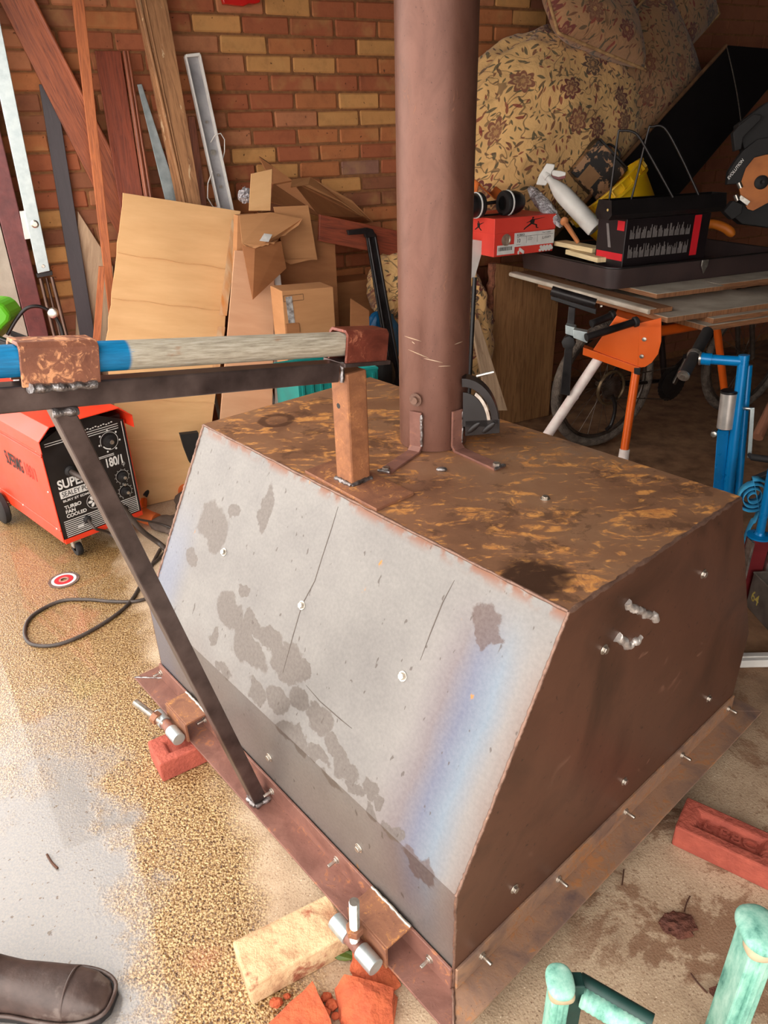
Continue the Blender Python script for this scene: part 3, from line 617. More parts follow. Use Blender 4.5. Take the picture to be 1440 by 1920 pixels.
# garage door arm and tubes by the jamb
a = [pw(-44, -20, .16), pw(-12, -20, .16), pw(94, 508, .16), pw(71, 513, .16)]; t_ = thing('door_arm', 'galvanised steel door arm hanging beside the maroon jamb', 'door arm', (a[2]+a[3])/2)
MB().slab(a, WN*.03).build('channel', MT['galv'], t_, .002)
MB().lathe(pw(65, 420, .16)+WN*.001, -WN, [(0, 0), (.016, 0), (.016, .004), (.010, .007), (.010, .012), (0, .012)], 18).build('bolt', MT['zinc'], t_, 0, 30)
MB().lathe(pw(81, 499, .16)+WN*.001, -WN, [(0, 0), (.008, 0), (.006, .005), (0, .005)], 12).build('screw', MT['zinc'], t_, 0, 30)
MB().slab([pw(37, 397, .15), pw(52, 395, .15), pw(60, 447, .15), pw(47, 449, .15)], WN*.03).build('fixing_plate', MT['white'], t_, .001)
MB().slab([pw(68, 514, .15), pw(98, 508, .15), pw(99, 516, .15), pw(70, 521, .15)], WN*.03).build('end_bracket', MT['blackmetal'], t_, .001)
tub = M('brown_steel_tube', (118, 92, 80), (84, 64, 56), 10, .35, .7, .05)
for i, (x0, y0, x1, y1, o_) in enumerate([(76, 522, 101, 625, .12), (97, 519, 124, 625, .14), (87, 521, 112, 625, .08)]):
    p0 = pw(x0, y0, o_); p1 = pw(x1, y1, o_+.02); d = p1-p0; p1 = p0+d*((p0.z-.002)/-d.z)
    solo(MB().cyl(p0, p1, .008 if i < 2 else .006), 'steel_tube', tub, ['brown steel tube nearest the maroon jamb under the door arm', 'brown steel tube right of the pair under the door arm', 'thin dark steel tube between two thicker tubes under the door arm'][i], 'tube', 'steel tubes under the door arm', smooth=40)
# ------------------------------------------------------------------ cardboard
def card_mat(name, a_, b_, fl=90):
    t = NT(name); uv = t.coord('UV'); n = t.noise(t.coord('UV', (1, 5, 1)), 3, 6, .6); x, y, _ = t.xyz(uv)
    cr = t.step(t.wave(t.coord('UV', (.02, 1, 1)), 1.7, 3, 2, 2), .985, 1); c = t.ramp(n, [(.3, b_), (.7, a_)]); c = t.mix(t.math('MULTIPLY', cr, .35), c, tuple(int(v*.68) for v in b_))
    return t.done(c, .78, 0, t.bump(t.math('ADD', t.math('MULTIPLY', t.wave(t.coord('UV', (0, 1, 1)), fl, 0, 0), .25), t.math('ADD', n, t.math('MULTIPLY', cr, -1.0))), .25, .004))
CB = {'pale': card_mat('pale_cardboard', (224, 178, 126), (208, 160, 108)), 'pink': card_mat('pinkish_cardboard', (214, 166, 130), (200, 150, 114)), 'tan': card_mat('tan_cardboard', (192, 138, 92), (172, 120, 76)), 'dark': card_mat('brown_cardboard', (164, 108, 66), (140, 88, 50))}
def grid(q, th, amp=.006, nx=10, ny=14, seed=0, fr=3.0, jag=0):
    m = MB(); n_ = th.normalized(); F_ = []; L0 = (q[1]-q[0]).length; L1 = (q[3]-q[0]).length; rr = random.Random(seed)
    for j in range(ny+1):
        for i in range(nx+1):
            p = q[0].lerp(q[1], i/nx).lerp(q[3].lerp(q[2], i/nx), j/ny); d = noise.noise(p*fr+V((seed, 0, 0)))*amp
            if jag and (i in (0, nx)): p = p+(q[1]-q[0]).normalized()*rr.uniform(-jag, jag)
            F_.append(p+n_*d)
    N = len(F_); idx = lambda i, j: j*(nx+1)+i; fs = []; us = []
    for j in range(ny):
        for i in range(nx):
            f = [idx(i, j), idx(i+1, j), idx(i+1, j+1), idx(i, j+1)]; u_ = [(L0*(k % (nx+1))/nx, L1*(k//(nx+1))/ny) for k in f]
            fs.append(f); us.append(u_); fs.append([k+N for k in f[::-1]]); us.append(u_[::-1])
    bd = [idx(i, 0) for i in range(nx+1)]+[idx(nx, j) for j in range(1, ny+1)]+[idx(i, ny) for i in range(nx-1, -1, -1)]+[idx(0, j) for j in range(ny-1, 0, -1)]
    for k in range(len(bd)): a_, b_ = bd[k], bd[(k+1) % len(bd)]; fs.append([b_, a_, a_+N, b_+N]); us.append([(0, 0)]*4)
    return m.add(F_+[p+th for p in F_], fs, us)
TL, TR = pw(232, 362, .225), pw(450, 396, .225); BR = pz(380, 925, .003); BL = BR+(TL-TR)+UP*-.0; BL = V((BL.x, BL.y, max(BL.z, .06)))
t_ = thing('flattened_carton', 'large flat sheet of pale cardboard leaning behind the red welder', 'cardboard', (BR+BL)/2)
ML = TL.lerp(BL, .52); MR = TR.lerp(BR, .52); BLc = BL.lerp(BR, .36); BLc.z = .004
big = grid([TL, TR, MR, ML], WN*.014, .007, 14, 13, 1, 4, .003); big.v += []; lo_ = grid([ML, MR, BR, BLc], WN*.014, .007, 14, 11, 1, 4, .0); big.add(lo_.v, lo_.f, lo_.uv); big = big.build('sheet', CB['pale'], t_, 0, 50)
MB().slab([pw(186, 500, .30), pw(197, 500, .30), pw(188, 640, .34), pw(175, 640, .34)], WN*.018).build('batten_edge', WDS['orange'], t_)
tape = M('clear_brown_tape', (200, 132, 70), (216, 186, 150), 30, .25, 0, .1, stretch=(1, 1, .1))
q = [TL.lerp(TR, .93), TL.lerp(TR, 1.0), BL.lerp(BR, 1.0), BL.lerp(BR, .93)]
for f0, f1 in ((.03, .36), (.4, .62)): MB().slab([q[0].lerp(q[3], f0)-WN*.009, q[1].lerp(q[2], f0)-WN*.009, q[1].lerp(q[2], f1)-WN*.009, q[0].lerp(q[3], f1)-WN*.009], -WN*.0008).build('tape_strip', tape, t_)
for f in (.19, .335, .5, .66, .8):
    p0, p1 = TL.lerp(BL, f)-WN*.008, TR.lerp(BR, f+.01)-WN*.008
    MB().tube([p0.lerp(p1, k/10)+UP*.003*math.sin(k*1.7+f*9) for k in range(11)], .0014, 6).build('crease', CB['pale'], t_, 0, 60)
plank('flattened_carton', 'tall pinkish cardboard sheet right of the large pale cardboard', [(440, 470), (516, 470), (512, 700), (420, 700)], .45, .52, .008, CB['pink'], True, 'sheets of cardboard', 'cardboard')
plank('white_board', 'thin white board edge between the cardboard sheets', [(510, 515), (526, 515), (549, 750), (516, 750)], .44, .50, .006, MT['white'], True, None, 'board')
# back cartons
def carton(name, label, q4, depth, mat, mats=None):
    TLc, TRc = pw(*q4[0]), pw(*q4[1])
    zt_ = (TLc.z+TRc.z)/2
    return TLc, TRc, zt_
g_ = 'old cartons under the brick wall'
a = [pw(498, 402, .34), pw(626, 420, .34), pw(622, 560, .34), pw(500, 560, .34)]
for i, j in ((0, 3), (1, 2)): d = V((0, 0, -1)); a[j] = V((a[i].x, a[i].y, .002))
solo(grid(a, WN*.12, .006, 6, 8, 3), 'cardboard_carton', CB['dark'], 'tall brown carton standing behind the torn carton flaps', 'carton', g_, smooth=50)
# torn carton: body with flaps standing, hanging and folded
def poly(px, offs): return [pw(x_, y_, o_) for (x_, y_), o_ in zip(px, offs)]
tc = thing('torn_carton', 'torn open cardboard carton with a white label on its ragged flap', 'carton', pw(490, 600, .4))
MB().prism(poly([(446, 404), (520, 400), (524, 600), (440, 600)], [.42]*4), WN*.06).build('body', CB['tan'], tc)
def ragged(p0, p1, n, amp, seed):
    rr = random.Random(seed); return [(p0[0]+(p1[0]-p0[0])*k/n+(rr.uniform(-amp, amp) if 0 < k < n else 0), p0[1]+(p1[1]-p0[1])*k/n+(rr.uniform(-amp, amp) if 0 < k < n else 0)) for k in range(n+1)]
top = [(449, 404), (507, 398), (567, 410)]+ragged((560, 422), (522, 449), 6, 2, 1)+ragged((516, 454), (478, 466), 8, 2.5, 2)+[(462, 462), (454, 456)]
offs = [.43, .43, .45]+[.50]*7+[.56]*9+[.56, .54]
MB().prism(poly(top, offs), WN*.005+UP*-.002).build('flap', CB['tan'], tc)
MB().prism(poly([(454, 460), (478, 467), (527, 452), (537, 503), (474, 562)], [.54, .555, .53, .50, .53]), WN*.005).build('flap', CB['dark'], tc)
MB().prism(poly([(513, 388), (578, 385), (595, 487), (535, 490)], [.40]*4), WN*.005).build('flap', CB['tan'], tc)
MB().prism(poly([(527, 487), (590, 485), (545, 496)], [.42]*3), WN*.004).build('flap', CB['tan'], tc)
MB().prism(poly([(471, 326), (510, 317), (507, 395), (467, 395)], [.38]*4), WN*.005).build('flap', CB['pale'], tc)
lp = poly([(494, 438), (509, 440), (502, 454), (485, 452)], [.515, .52, .565, .555]); MB().prism([p-WN*.012+UP*.002 for p in lp], WN*.001).build('label', MT['print_w'], tc)
# long crumpled sheet
m = MB(); P = poly([(486, 294), (512, 312), (548, 338), (582, 332), (660, 376), (698, 414), (680, 405), (600, 404), (508, 378), (512, 345)], [.12, .15, .22, .16, .12, .1, .2, .3, .3, .2])
m.prism(P, WN*.006+UP*-.006); t_ = thing('crumpled_cardboard', 'long crumpled brown cardboard against the brick wall above the red-brown plank', 'cardboard', pw(600, 404, .3))
m.build('sheet', CB['dark'], t_, 0, 0)
MB().prism(poly([(548, 336), (582, 332), (660, 376), (700, 416), (690, 412), (640, 378), (578, 346), (545, 350)], [.23, .17, .13, .11, .15, .17, .22, .26]), WN*.004-UP*.004).build('folded_rim', CB['tan'], t_)
MB().prism(poly([(486, 293), (500, 302), (552, 344), (520, 340)], [.1, .1, .14, .16]), WN*.005).build('flap', M('dark_card', (86, 56, 40), (70, 44, 32), 12, .8), t_)
plank('skirting_board', 'red-brown skirting board lying sideways beneath the crumpled cardboard', [(600, 402), (770, 438), (770, 486), (598, 452)], .38, .38, .02, WDS['dkred'], False, G, ridges=())
solo(MB().box(wp(1.60, .12, .42), WT*.12, WN*.09, UP*.42), 'cardboard_carton', CB['dark'], 'dark carton in the shadow below the sideways red-brown skirting board', 'carton', g_, .003)
# taped carton
a = [pw(528, 546, .74), pw(625, 538, .74), pw(638, 640, .74), pw(540, 640, .74)]; a[3] = V((a[0].x, a[0].y, .003)); a[2] = V((a[1].x, a[1].y, .003))
t_ = thing('taped_carton', 'square cardboard carton with a strip of clear tape on its face', 'carton', (a[2]+a[3])/2, g_)
MB().slab(a, WN*.15).build('body', CB['tan'], t_, .003)
MB().prism([p-WN*.001 for p in poly([(535, 557), (547, 555), (553, 605), (541, 606)], [.74]*4)], -WN*.0006).build('tape_strip', M('clear_tape', (190, 186, 184), (110, 98, 92), 50, .12, 0, .3), t_)
MB().prism([p-WN*.001 for p in poly([(536, 607), (560, 605), (562, 622), (538, 624)], [.74]*4)], -WN*.003).build('patch', CB['dark'], t_)
bx = [(531, 555), (568, 551), (569, 562), (532, 566)]
for i in range(4):
    p, q = pw(*bx[i], .74), pw(*bx[(i+1) % 4], .74); MB().cyl(p-WN*.001, q-WN*.001, .0007, n=5).build('print_line', MT['print_k'], t_)
# black bracket leg
a = [pw(686, 440, .42), pw(706, 438, .42), pw(757, 725, .62), pw(733, 725, .62)]
for i, j in ((0, 3), (1, 2)): d = a[j]-a[i]; a[j] = a[i]+d*((a[i].z-.004)/-d.z)
t_ = thing('bracket_leg', 'black steel leg with a bent top plate leaning left of the flue pipe', 'bracket', (a[2]+a[3])/2)
MB().slab(a, WN*.012).build('leg', MT['blackmetal'], t_, .003)
for f in (.2, .8):
    p0, p1 = a[0].lerp(a[1], f)-WN*.004, a[3].lerp(a[2], f)-WN*.004; MB().tube([p0, p1], .006, 8).build('fold', MT['blackmetal'], t_, 0, 50)
MB().prism([pw(x_, y_, .44) for x_, y_ in [(652, 432), (690, 427), (700, 430), (706, 444), (686, 446), (684, 439), (654, 441)]], WN*.02).build('top_plate', MT['blackmetal'], t_, .003)
# ------------------------------------------------------------------ red welder on castors
BLw, BRw = pz(122, 1018, .10), pz(266, 962, .10)
wx = (BRw-BLw); WW = wx.length; wx.normalize(); wy = UP.cross(wx).normalized()      # wx across the front, wy to the back
if wy.y < 0: wy = -wy
wl = thing('mig_welder', 'red and black wheeled MIG welder standing on the wet floor by the cardboard', 'welder', (BLw+BRw)/2*1.0-UP*.1+wy*.3)
WO = BLw.copy(); LW = .74
W = lambda x_, y_, z_: WO+wx*x_+wy*y_+UP*(z_-.10)
hgt_ = .545
MB().box(W(WW/2, LW/2, .32), wx*(WW/2-.004), wy*(LW/2-.012), UP*.225).build('body', MT['black'], wl, .002)
for s_, x0 in ((0, 0), (1, WW)):
    m = MB(); e = -.004 if s_ == 0 else .004
    m.slab([W(x0, 0, .10), W(x0, LW, .10), W(x0, LW, .52), W(x0, 0, .52)], wx*e); o = m.build('side_panel', MT['red'], wl, .001)
sp = lambda y_, z_, o_=.005: W(-o_, y_, z_)
for z_ in (.155, .47): MB().cyl(sp(.0, z_, .0042), sp(LW, z_, .0042), .003, n=8).build('swage_line', MT['red'], wl, 0, 60)
# hood: folded sheet with side lips, reaching past the front
hx = [(-.018, .500), (-.018, .548), (.03, .592), (WW-.03, .592), (WW+.018, .548), (WW+.018, .500)]
pr_ = [W(x_, -.05, z_) for x_, z_ in hx]+[W(x_+(.003 if x_ < WW/2 else -.003), -.05, z_-.004) for x_, z_ in hx[::-1]]
MB().prism(pr_, wy*(LW+.06)).build('hood', MT['red'], wl, .0015)
MB().box(W(WW/2, -.004, .105), wx*(WW/2), wy*.004, UP*.010).build('bottom_lip', MT['red'], wl, .001)
# black facia with its print
MB().prism([W(x_, -.001, z_) for x_, z_ in [(.002, .115), (WW-.002, .115), (WW-.002, .525), (WW*.62, .58), (WW*.38, .58), (.002, .525)]], wy*-.003).build('facia', MT['black'], wl)
fp = lambda x_, z_: W(x_, -.0045, z_)
pr = MB(); k_ = WW/.34
def T(s_, x_, z_, h_, mw, bold=.02): text(s_, fp(x_, z_), wx, UP, h_, bold, out=pr, max_w=mw, depth=.0002)
T('SUPERMIG', .025, .325, .036, .185, .03); T('180/1', .225, .350, .036, .075, .03)
T('BURY ST EDMUNDS', .03, .268, .009, .15, .02); T('TURBO', .03, .238, .014, .068, .03); T('FAN', .03, .219, .014, .04, .03); T('COOLED', .03, .200, .014, .082, .03)
pr.slab([fp(.025, .315), fp(.20, .315), fp(.20, .285), fp(.025, .285)], wy*-.0003)
for i in range(9): pr.box(fp(WW/2, .122+i*.0082), wx*(WW/2-.014), wy*.0002, UP*.0015)
for i in range(3): pr.box(fp(.235, .515-i*.009), wx*.075, wy*.0002, UP*.0012)
for i in range(2): pr.box(fp(.06, .515-i*.009), wx*.045, wy*.0002, UP*.0012)
pr.box(fp(WW-.012, .32), wx*.0014, wy*.0002, UP*.2)
for i in range(12): pr.box(fp(.165+i*.011, .524+(i % 3)*.002), wx*.0035, wy*.0002, UP*.0022)
def arcp(cx, cz, r, a0, a1, w_=.0016, n=24):
    for k in range(n):
        a_ = math.radians(a0+(a1-a0)*k/n); b_ = math.radians(a0+(a1-a0)*(k+1)/n)
        pr.slab([fp(cx+r*math.cos(a_), cz+r*math.sin(a_)), fp(cx+r*math.cos(b_), cz+r*math.sin(b_)), fp(cx+(r+w_)*math.cos(b_), cz+(r+w_)*math.sin(b_)), fp(cx+(r+w_)*math.cos(a_), cz+(r+w_)*math.sin(a_))], wy*-.0003)
arcp(.262, .455, .036, -100, 200); arcp(.262, .455, .030, -150, -90, .005)
for k in range(7): a_ = math.radians(-110+k*50); pr.lathe(fp(.262+.044*math.cos(a_), .455+.044*math.sin(a_)), -wy, [(0, 0), (.004, 0), (.004, .0004), (0, .0004)], 10)
for cz in (.292, .225):
    arcp(.285, cz, .027, -60, 240, .001)
    for k in range(11): a_ = math.radians(-60+k*30); pr.box(fp(.285+.032*math.cos(a_), cz+.032*math.sin(a_)), wx*.0012, wy*.0002, UP*.0012)
arcp(.15, .232, .030, 0, 360, .0015)
for k in range(6):
    a_ = math.radians(k*60); pr.blob(fp(.15+.016*math.cos(a_), .232+.016*math.sin(a_)), wx*.010*math.cos(a_)+UP*.010*math.sin(a_), wx*-.006*math.sin(a_)+UP*.006*math.cos(a_), wy*.0004, nu=10, nv=6)
arcp(.30, .345, .006, 0, 360, .001); pr.box(fp(.30, .345), wx*.0008, wy*.0002, UP*.014)
pr.box(fp(.235, .400), wx*.035, wy*.0002, UP*.0012); pr.box(fp(.235, .394), wx*.035, wy*.0002, UP*.0012); pr.box(fp(.075, .147), wx*.012, wy*.0004, UP*.004)
o = pr.build('printed_facia_markings', MT['print_w'], wl); o['label'] = 'white lettering, dials and stripes'; o['kind'] = 'stuff'
text('SEALEY POWER', W(.032, -.005, .290), wx, UP, .021, .01, max_w=.16, depth=.0003).build('badge_lettering', MT['print_k'], wl)
for cx, cz, r_ in ((.262, .455, .026), (.285, .292, .02), (.285, .225, .02)):
    kb = MB().lathe(fp(cx, cz), -wy, [(0, 0), (r_, 0), (r_, .008), (r_*.6, .010), (r_*.5, .022), (0, .022)], 22).build('knob', MT['rubber'], wl, 0, 40)
    MB().lathe(fp(cx, cz)-wy*.022, -wy, [(0, 0), (r_*.35, 0), (r_*.3, .004), (0, .004)], 12).build('knob_cap', MT['zinc'], kb, 0, 40)
MB().lathe(fp(.285, .258), -wy, [(0, 0), (.007, 0), (.006, .012), (0, .014)], 12).build('switch', MT['zinc'], wl, 0, 40)
gl = [(0, 0), (.022, 0), (.022, .004), (.014, .012), (0, .012)]
for cx, cz in ((.085, .385), (.105, .165), (.265, .150)): MB().lathe(fp(cx, cz), -wy, [(r_*(.75 if cz < .3 else 1), h_) for r_, h_ in gl], 18).build('cable_gland', MT['rubber'], wl, 0, 40)
# side lettering (black word, outlined number)
# lettering on the left side reads from the back of the machine towards its front
text('SUPERMIG', sp(LW-.335, .335), -wy, UP, .058, .02, max_w=.17, depth=.0004).build('side_lettering', MT['print_k'], wl)
text('180/1', sp(LW-.52, .335), -wy, UP, .058, .0, max_w=.11, depth=.0004).build('side_lettering', M('dull_red_print', (176, 44, 24), (160, 36, 20), 20, .5, 0, 0), wl)
for y_, z_ in ((.03, .155), (.35, .155), (.03, .49), (.02, .32), (.6, .155)): MB().lathe(sp(y_, z_, .006), -wx, [(0, 0), (.005, 0), (.004, .003), (0, .0035)], 10).build('screw', MT['zinc'], wl, 0, 30)
def castor(x_, y_):
    c_ = W(x_, y_, .034); MB().lathe(c_-wx*.012, wx, [(.012, 0), (.030, 0), (.033, .004), (.033, .020), (.030, .024), (.012, .024)], 24).build('castor_wheel', MT['rubber'], wl, 0, 40)
    MB().box(c_+UP*.035, wx*.018, wy*.014, UP*.028).build('castor_fork', MT['zinc'], wl, .002)
castor(.06, .05); castor(WW-.06, .05)
for x_ in (-.03, WW+.03):
    c_ = W(x_, LW-.16, .075); MB().lathe(c_-wx*.016, wx, [(.02, 0), (.066, 0), (.074, .006), (.074, .026), (.066, .032), (.02, .032)], 28).build('rear_wheel', MT['rubber'], wl, 0, 40)
MB().cyl(W(-.05, LW-.16, .075), W(WW+.05, LW-.16, .075), .008).build('axle', MT['zinc'], wl)
# cables
def curve_pts(P, n=10):
    P = [V(p) for p in P]; out = []
    for i in range(len(P)-1):
        p0, p1, p2, p3 = P[max(i-1, 0)], P[i], P[i+1], P[min(i+2, len(P)-1)]
        for k in range(n):
            s_ = k/n; out.append(.5*((2*p1)+(-p0+p2)*s_+(2*p0-5*p1+4*p2-p3)*s_*s_+(-p0+3*p1-3*p2+p3)*s_**3))
    return out+[P[-1]]
cz_ = .0065
lp = [fp(.265, .150)-wy*.01, fp(.265, .150)-wy*.05-UP*.03, pz(300, 990, .07), pz(325, 1003, .02), pz(305, 1045, cz_), pz(285, 1075, cz_)]
fl_ = [(300, 1030), (270, 1085), (238, 1135), (175, 1180), (110, 1208), (60, 1208), (46, 1185), (60, 1155), (110, 1128), (160, 1124), (215, 1128), (262, 1126), (300, 1110)]
lead = [fp(.105, .165)-wy*.01, fp(.105, .165)-wy*.06-UP*.02, pz(205, 1000, .07), pz(240, 1035, .012)]
rub = M('grey_cable', (74, 62, 56), (54, 45, 40), 30, .5, 0, .05)
earth = thing('earth_lead', 'looped grey cable lying on the wet floor in front of the welder', 'cable', pz(150, 1165))
MB().tube(curve_pts([pz(x_, y_, cz_) for x_, y_ in fl_]), .0065, 10).build('cable', rub, earth, 0, 60)
MB().tube(curve_pts(lead+[pz(270, 1062, .01), pz(300, 1045, .007), pz(335, 1000, .007)]), .006, 10).build('torch_cable', rub, wl, 0, 60)
MB().tube(curve_pts([fp(.265, .150)-wy*.01, fp(.265, .150)-wy*.06-UP*.02, pz(300, 982, .06), pz(345, 1000, .02), pz(380, 1010, .008)]), .005, 10).build('earth_cable', rub, wl, 0, 60)
MB().tube(curve_pts([fp(.085, .385)-wy*.01, fp(.10, .37)-wy*.06, fp(.14, .33)-wy*.09, fp(.20, .24)-wy*.10, fp(.26, .10)-wy*.12, pz(300, 1020, .012), pz(320, 1040, .012)]), .011, 12).build('torch_hose', rub, wl, 0, 60)
# torch resting against the cardboard
t_ = thing('welding_torch', 'black bent welding torch lying behind the welder by the cardboard', 'torch', pz(285, 945))
P = curve_pts([pz(272, 930, .05), pz(285, 905, .09), pz(298, 893, .115), pz(312, 885, .125)]); MB().tube(P, [.011]*(len(P)-8)+[.008]*8, 12).build('neck', MT['rubber'], t_, 0, 50)
MB().tube([pz(270, 935, .04), pz(268, 950, .012)], [.014, .018], 12).build('handle', MT['orange'], t_, 0, 50)
# gloves
glv = M('grey_suede', (104, 88, 78), (78, 64, 56), 16, .95, 0, .5, 50); glo = M('orange_cloth', (206, 104, 44), (184, 86, 34), 16, .9, 0, .4, 60)
def glove(c, d, label, s_=1.0):
    d = V(d).normalized(); sd = UP.cross(d); t_ = thing('work_glove', label, 'glove', V((c.x, c.y, 0)), 'work gloves behind the welder'); P0 = V((c.x, c.y, 0))
    wob = lambda dd: 1+.12*noise.noise(dd*2.3+c*9)
    MB().blob(P0+UP*.026*s_, d*.075*s_, sd*.055*s_, UP*.026*s_, wob).build('palm', glv, t_, 0, 60)
    for i, (o_, l_) in enumerate(((-.042, .065), (-.016, .078), (.012, .078), (.038, .062))):
        b_ = P0+d*.055*s_+sd*o_*s_+UP*.024*s_; MB().tube(curve_pts([b_, b_+d*l_*.6*s_+UP*.006*s_, b_+d*l_*s_-UP*.006*s_], 5), [.013*s_]*8+[.012*s_, .010*s_, .005*s_], 10).build('finger', glv, t_, 0, 60)
    b_ = P0-d*.02*s_+sd*.05*s_+UP*.02*s_; MB().tube(curve_pts([b_, b_+sd*.03*s_+d*.02*s_, b_+sd*.035*s_+d*.06*s_], 5), [.015*s_]*9+[.012*s_, .006*s_], 10).build('thumb', glv, t_, 0, 60)
    MB().tube([P0-d*.05*s_+UP*.028*s_, P0-d*.10*s_+UP*.030*s_, P0-d*.13*s_+UP*.034*s_], [.030*s_, .031*s_, .034*s_], 18).build('cuff', glo, t_, 0, 60)
glove(pz(312, 992), V((.5, -.3, 0)), 'grey work glove with orange cuff lying flat between welder and fire box', 1.05)
glove(pz(352, 946), V((.3, -.9, 0)), 'grey work glove with orange cuff half hidden behind the fire box', 1.05)
# grinding disc
gd = pz(120, 1088, .001); t_ = thing('grinding_disc', 'worn grinding disc lying on the wet floor before the welder', 'disc', pz(120, 1088))
MB().lathe(gd, UP, [(.011, 0), (.057, 0), (.057, .003), (.011, .003), (.011, 0)], 32).build('disc', M('grinding_disc_face', (120, 96, 84), (70, 54, 48), 60, .6), t_, 0, 30)
MB().lathe(gd+UP*.003, UP, [(.020, 0), (.034, 0), (.034, .0006), (.020, .0006)], 32).build('paper_ring', MT['print_red'], t_)
MB().lathe(gd+UP*.003, UP, [(.011, 0), (.019, 0), (.019, .001), (.011, .001)], 24).build('hub_ring', MT['zinc'], t_)
MB().lathe(gd+UP*.003, UP, [(.036, 0), (.046, 0), (.046, .0005), (.036, .0005)], 32).build('paper_ring', MT['print_w'], t_)
# lime face shield resting on the welder's hood
H_ = W(.10, .42, .595); ht = thing('welding_helmet', 'lime green and black welding helmet with headband resting on the welder', 'helmet', H_)
hc = pp(6, 628, H_, facing(H_))
fcx = CR*1.0; hu = UP
MB().prism([pp(x_, y_, H_, facing(H_))-V((0, .03, 0)) for x_, y_ in [(-60, 560), (0, 563), (12, 571), (25, 588), (22, 600), (10, 612), (-10, 640), (-60, 650)]], V((0, .12, 0))).build('shell', M('lime_plastic', (98, 186, 40), (84, 170, 30), 10, .35, 0, .02), ht, .012, 0)
MB().box(hc+CR*.035-UP*.035-V((0, .07, 0)), CR*.06-UP*.025, V((0, .012, 0)), UP*.035+CR*.015).build('visor_frame', MT['black'], ht, .006)
MB().box(hc+CR*.02-UP*.005-V((0, .075, 0)), CR*.03-UP*.012, V((0, .012, 0)), UP*.008).build('hinge_block', MT['blackmetal'], ht, .002)
hb = [pp(x_, y_, H_, facing(H_)) for x_, y_ in [(14, 628), (30, 600), (50, 578), (75, 575), (98, 588), (112, 608), (120, 635)]]
m = MB(); Q = curve_pts(hb, 6); m.tube(Q, .0075, 8); m.build('headband', MT['blackmetal'], ht, 0, 60)
MB().lathe(hb[4]+V((0, .015, 0)), V((.2, -1, .1)), [(0, 0), (.020, 0), (.022, .012), (.018, .026), (.010, .030), (0, .030)], 16).build('ratchet_knob', MT['zinc'], ht, 0, 40)
MB().box(hb[0].lerp(hb[1], .3)+CR*.05-UP*.03, CR*.05-UP*.02, V((0, .004, 0)), UP*.010+CR*.004).build('strap', MT['rubber'], ht, .002)
# ------------------------------------------------------------------ bedding
def floral(name, base, s=1.0, leafs=((74, 70, 52), (104, 64, 44), (132, 44, 38))):
    """printed cotton: stems, small pointed leaves and petalled flowers"""
    t = NT(name); co = t.coord('Object'); cn = t.noise(co, 3, 4); c = t.ramp(cn, [(.3, tuple(int(v*.88) for v in base)), (.7, base)])
    z = t.xyz(co)[2]; cm = t.n('CombineXYZ'); t.t.links.new(t.dot(co, WT), cm.inputs[0]); t.t.links.new(t.math('MULTIPLY_ADD', t.dot(co, WN), .5, z), cm.inputs[1])
    p2 = t.vadd(cm.outputs[0], t.vscale(t.noise(co, 5, 2, .5, 0, 1), .05))
    def cells(sc_):
        v = t.n('TexVoronoi'); v.voronoi_dimensions = '2D'; t.t.links.new(p2, v.inputs['Vector']); v.inputs['Scale'].default_value = sc_
        sb_ = t.n('VectorMath'); sb_.operation = 'SUBTRACT'; t.t.links.new(p2, sb_.inputs[0]); t.t.links.new(v.outputs['Position'], sb_.inputs[1])
        o = t.xyz(sb_.outputs[0]); k = t.xyz(v.outputs['Color']); return o[0], o[1], k
    st = t.step(t.math('ABSOLUTE', t.math('SUBTRACT', t.noise(p2, 7*s, 2, .5, .6), .5)), .011, .005); c = t.mix(t.math('MULTIPLY', st, .75), c, (104, 76, 50))
    for sc_, ln, wd, sel in ((30*s, .014/s, .0042/s, .25), (19*s, .024/s, .007/s, .5)):
        ox, oy, k = cells(sc_); an = t.math('MULTIPLY', k[2], 6.283); ca, sa = t.math('COSINE', an), t.math('SINE', an)
        u = t.math('ADD', t.math('MULTIPLY', ox, ca), t.math('MULTIPLY', oy, sa)); v = t.math('SUBTRACT', t.math('MULTIPLY', oy, ca), t.math('MULTIPLY', ox, sa))
        d = t.math('ADD', t.math('POWER', t.math('DIVIDE', u, ln), 2), t.math('ABSOLUTE', t.math('DIVIDE', v, wd)))
        m = t.math('MULTIPLY', t.step(d, 1.1, .9), t.step(k[0], sel, sel+.02)); c = t.mix(t.math('MULTIPLY', m, .85), c, t.ramp(k[1], [(.35, leafs[0]), (.65, leafs[1]), (.9, leafs[2])]))
    ox, oy, k = cells(5.2*s); an = t.math('ARCTAN2', oy, ox); rr = t.math('SQRT', t.math('ADD', t.math('MULTIPLY', ox, ox), t.math('MULTIPLY', oy, oy)))
    pt = t.math('MULTIPLY_ADD', t.math('ABSOLUTE', t.math('SINE', t.math('MULTIPLY', an, 3.5))), .022/s, .034/s); q = t.math('DIVIDE', rr, pt); sel = t.step(k[0], .32, .34)
    fc = t.ramp(k[1], [(.3, (112, 54, 46)), (.6, (136, 86, 62)), (.85, (92, 66, 54))]); c = t.mix(t.math('MULTIPLY', t.step(q, 1.04, .96), sel), c, fc)
    c = t.mix(t.math('MULTIPLY', t.math('MULTIPLY', t.step(q, .74, .68), sel), .7), c, tuple(int(v*.86) for v in base)); c = t.mix(t.math('MULTIPLY', t.math('MULTIPLY', t.step(q, .56, .50), sel), .8), c, fc)
    c = t.mix(t.math('MULTIPLY', t.step(q, .26, .22), sel), c, (176, 132, 84))
    return t.done(c, .9, 0, t.bump(t.noise(co, 14, 5, .6, .8), .5, .018), Sheen_Weight=.2)
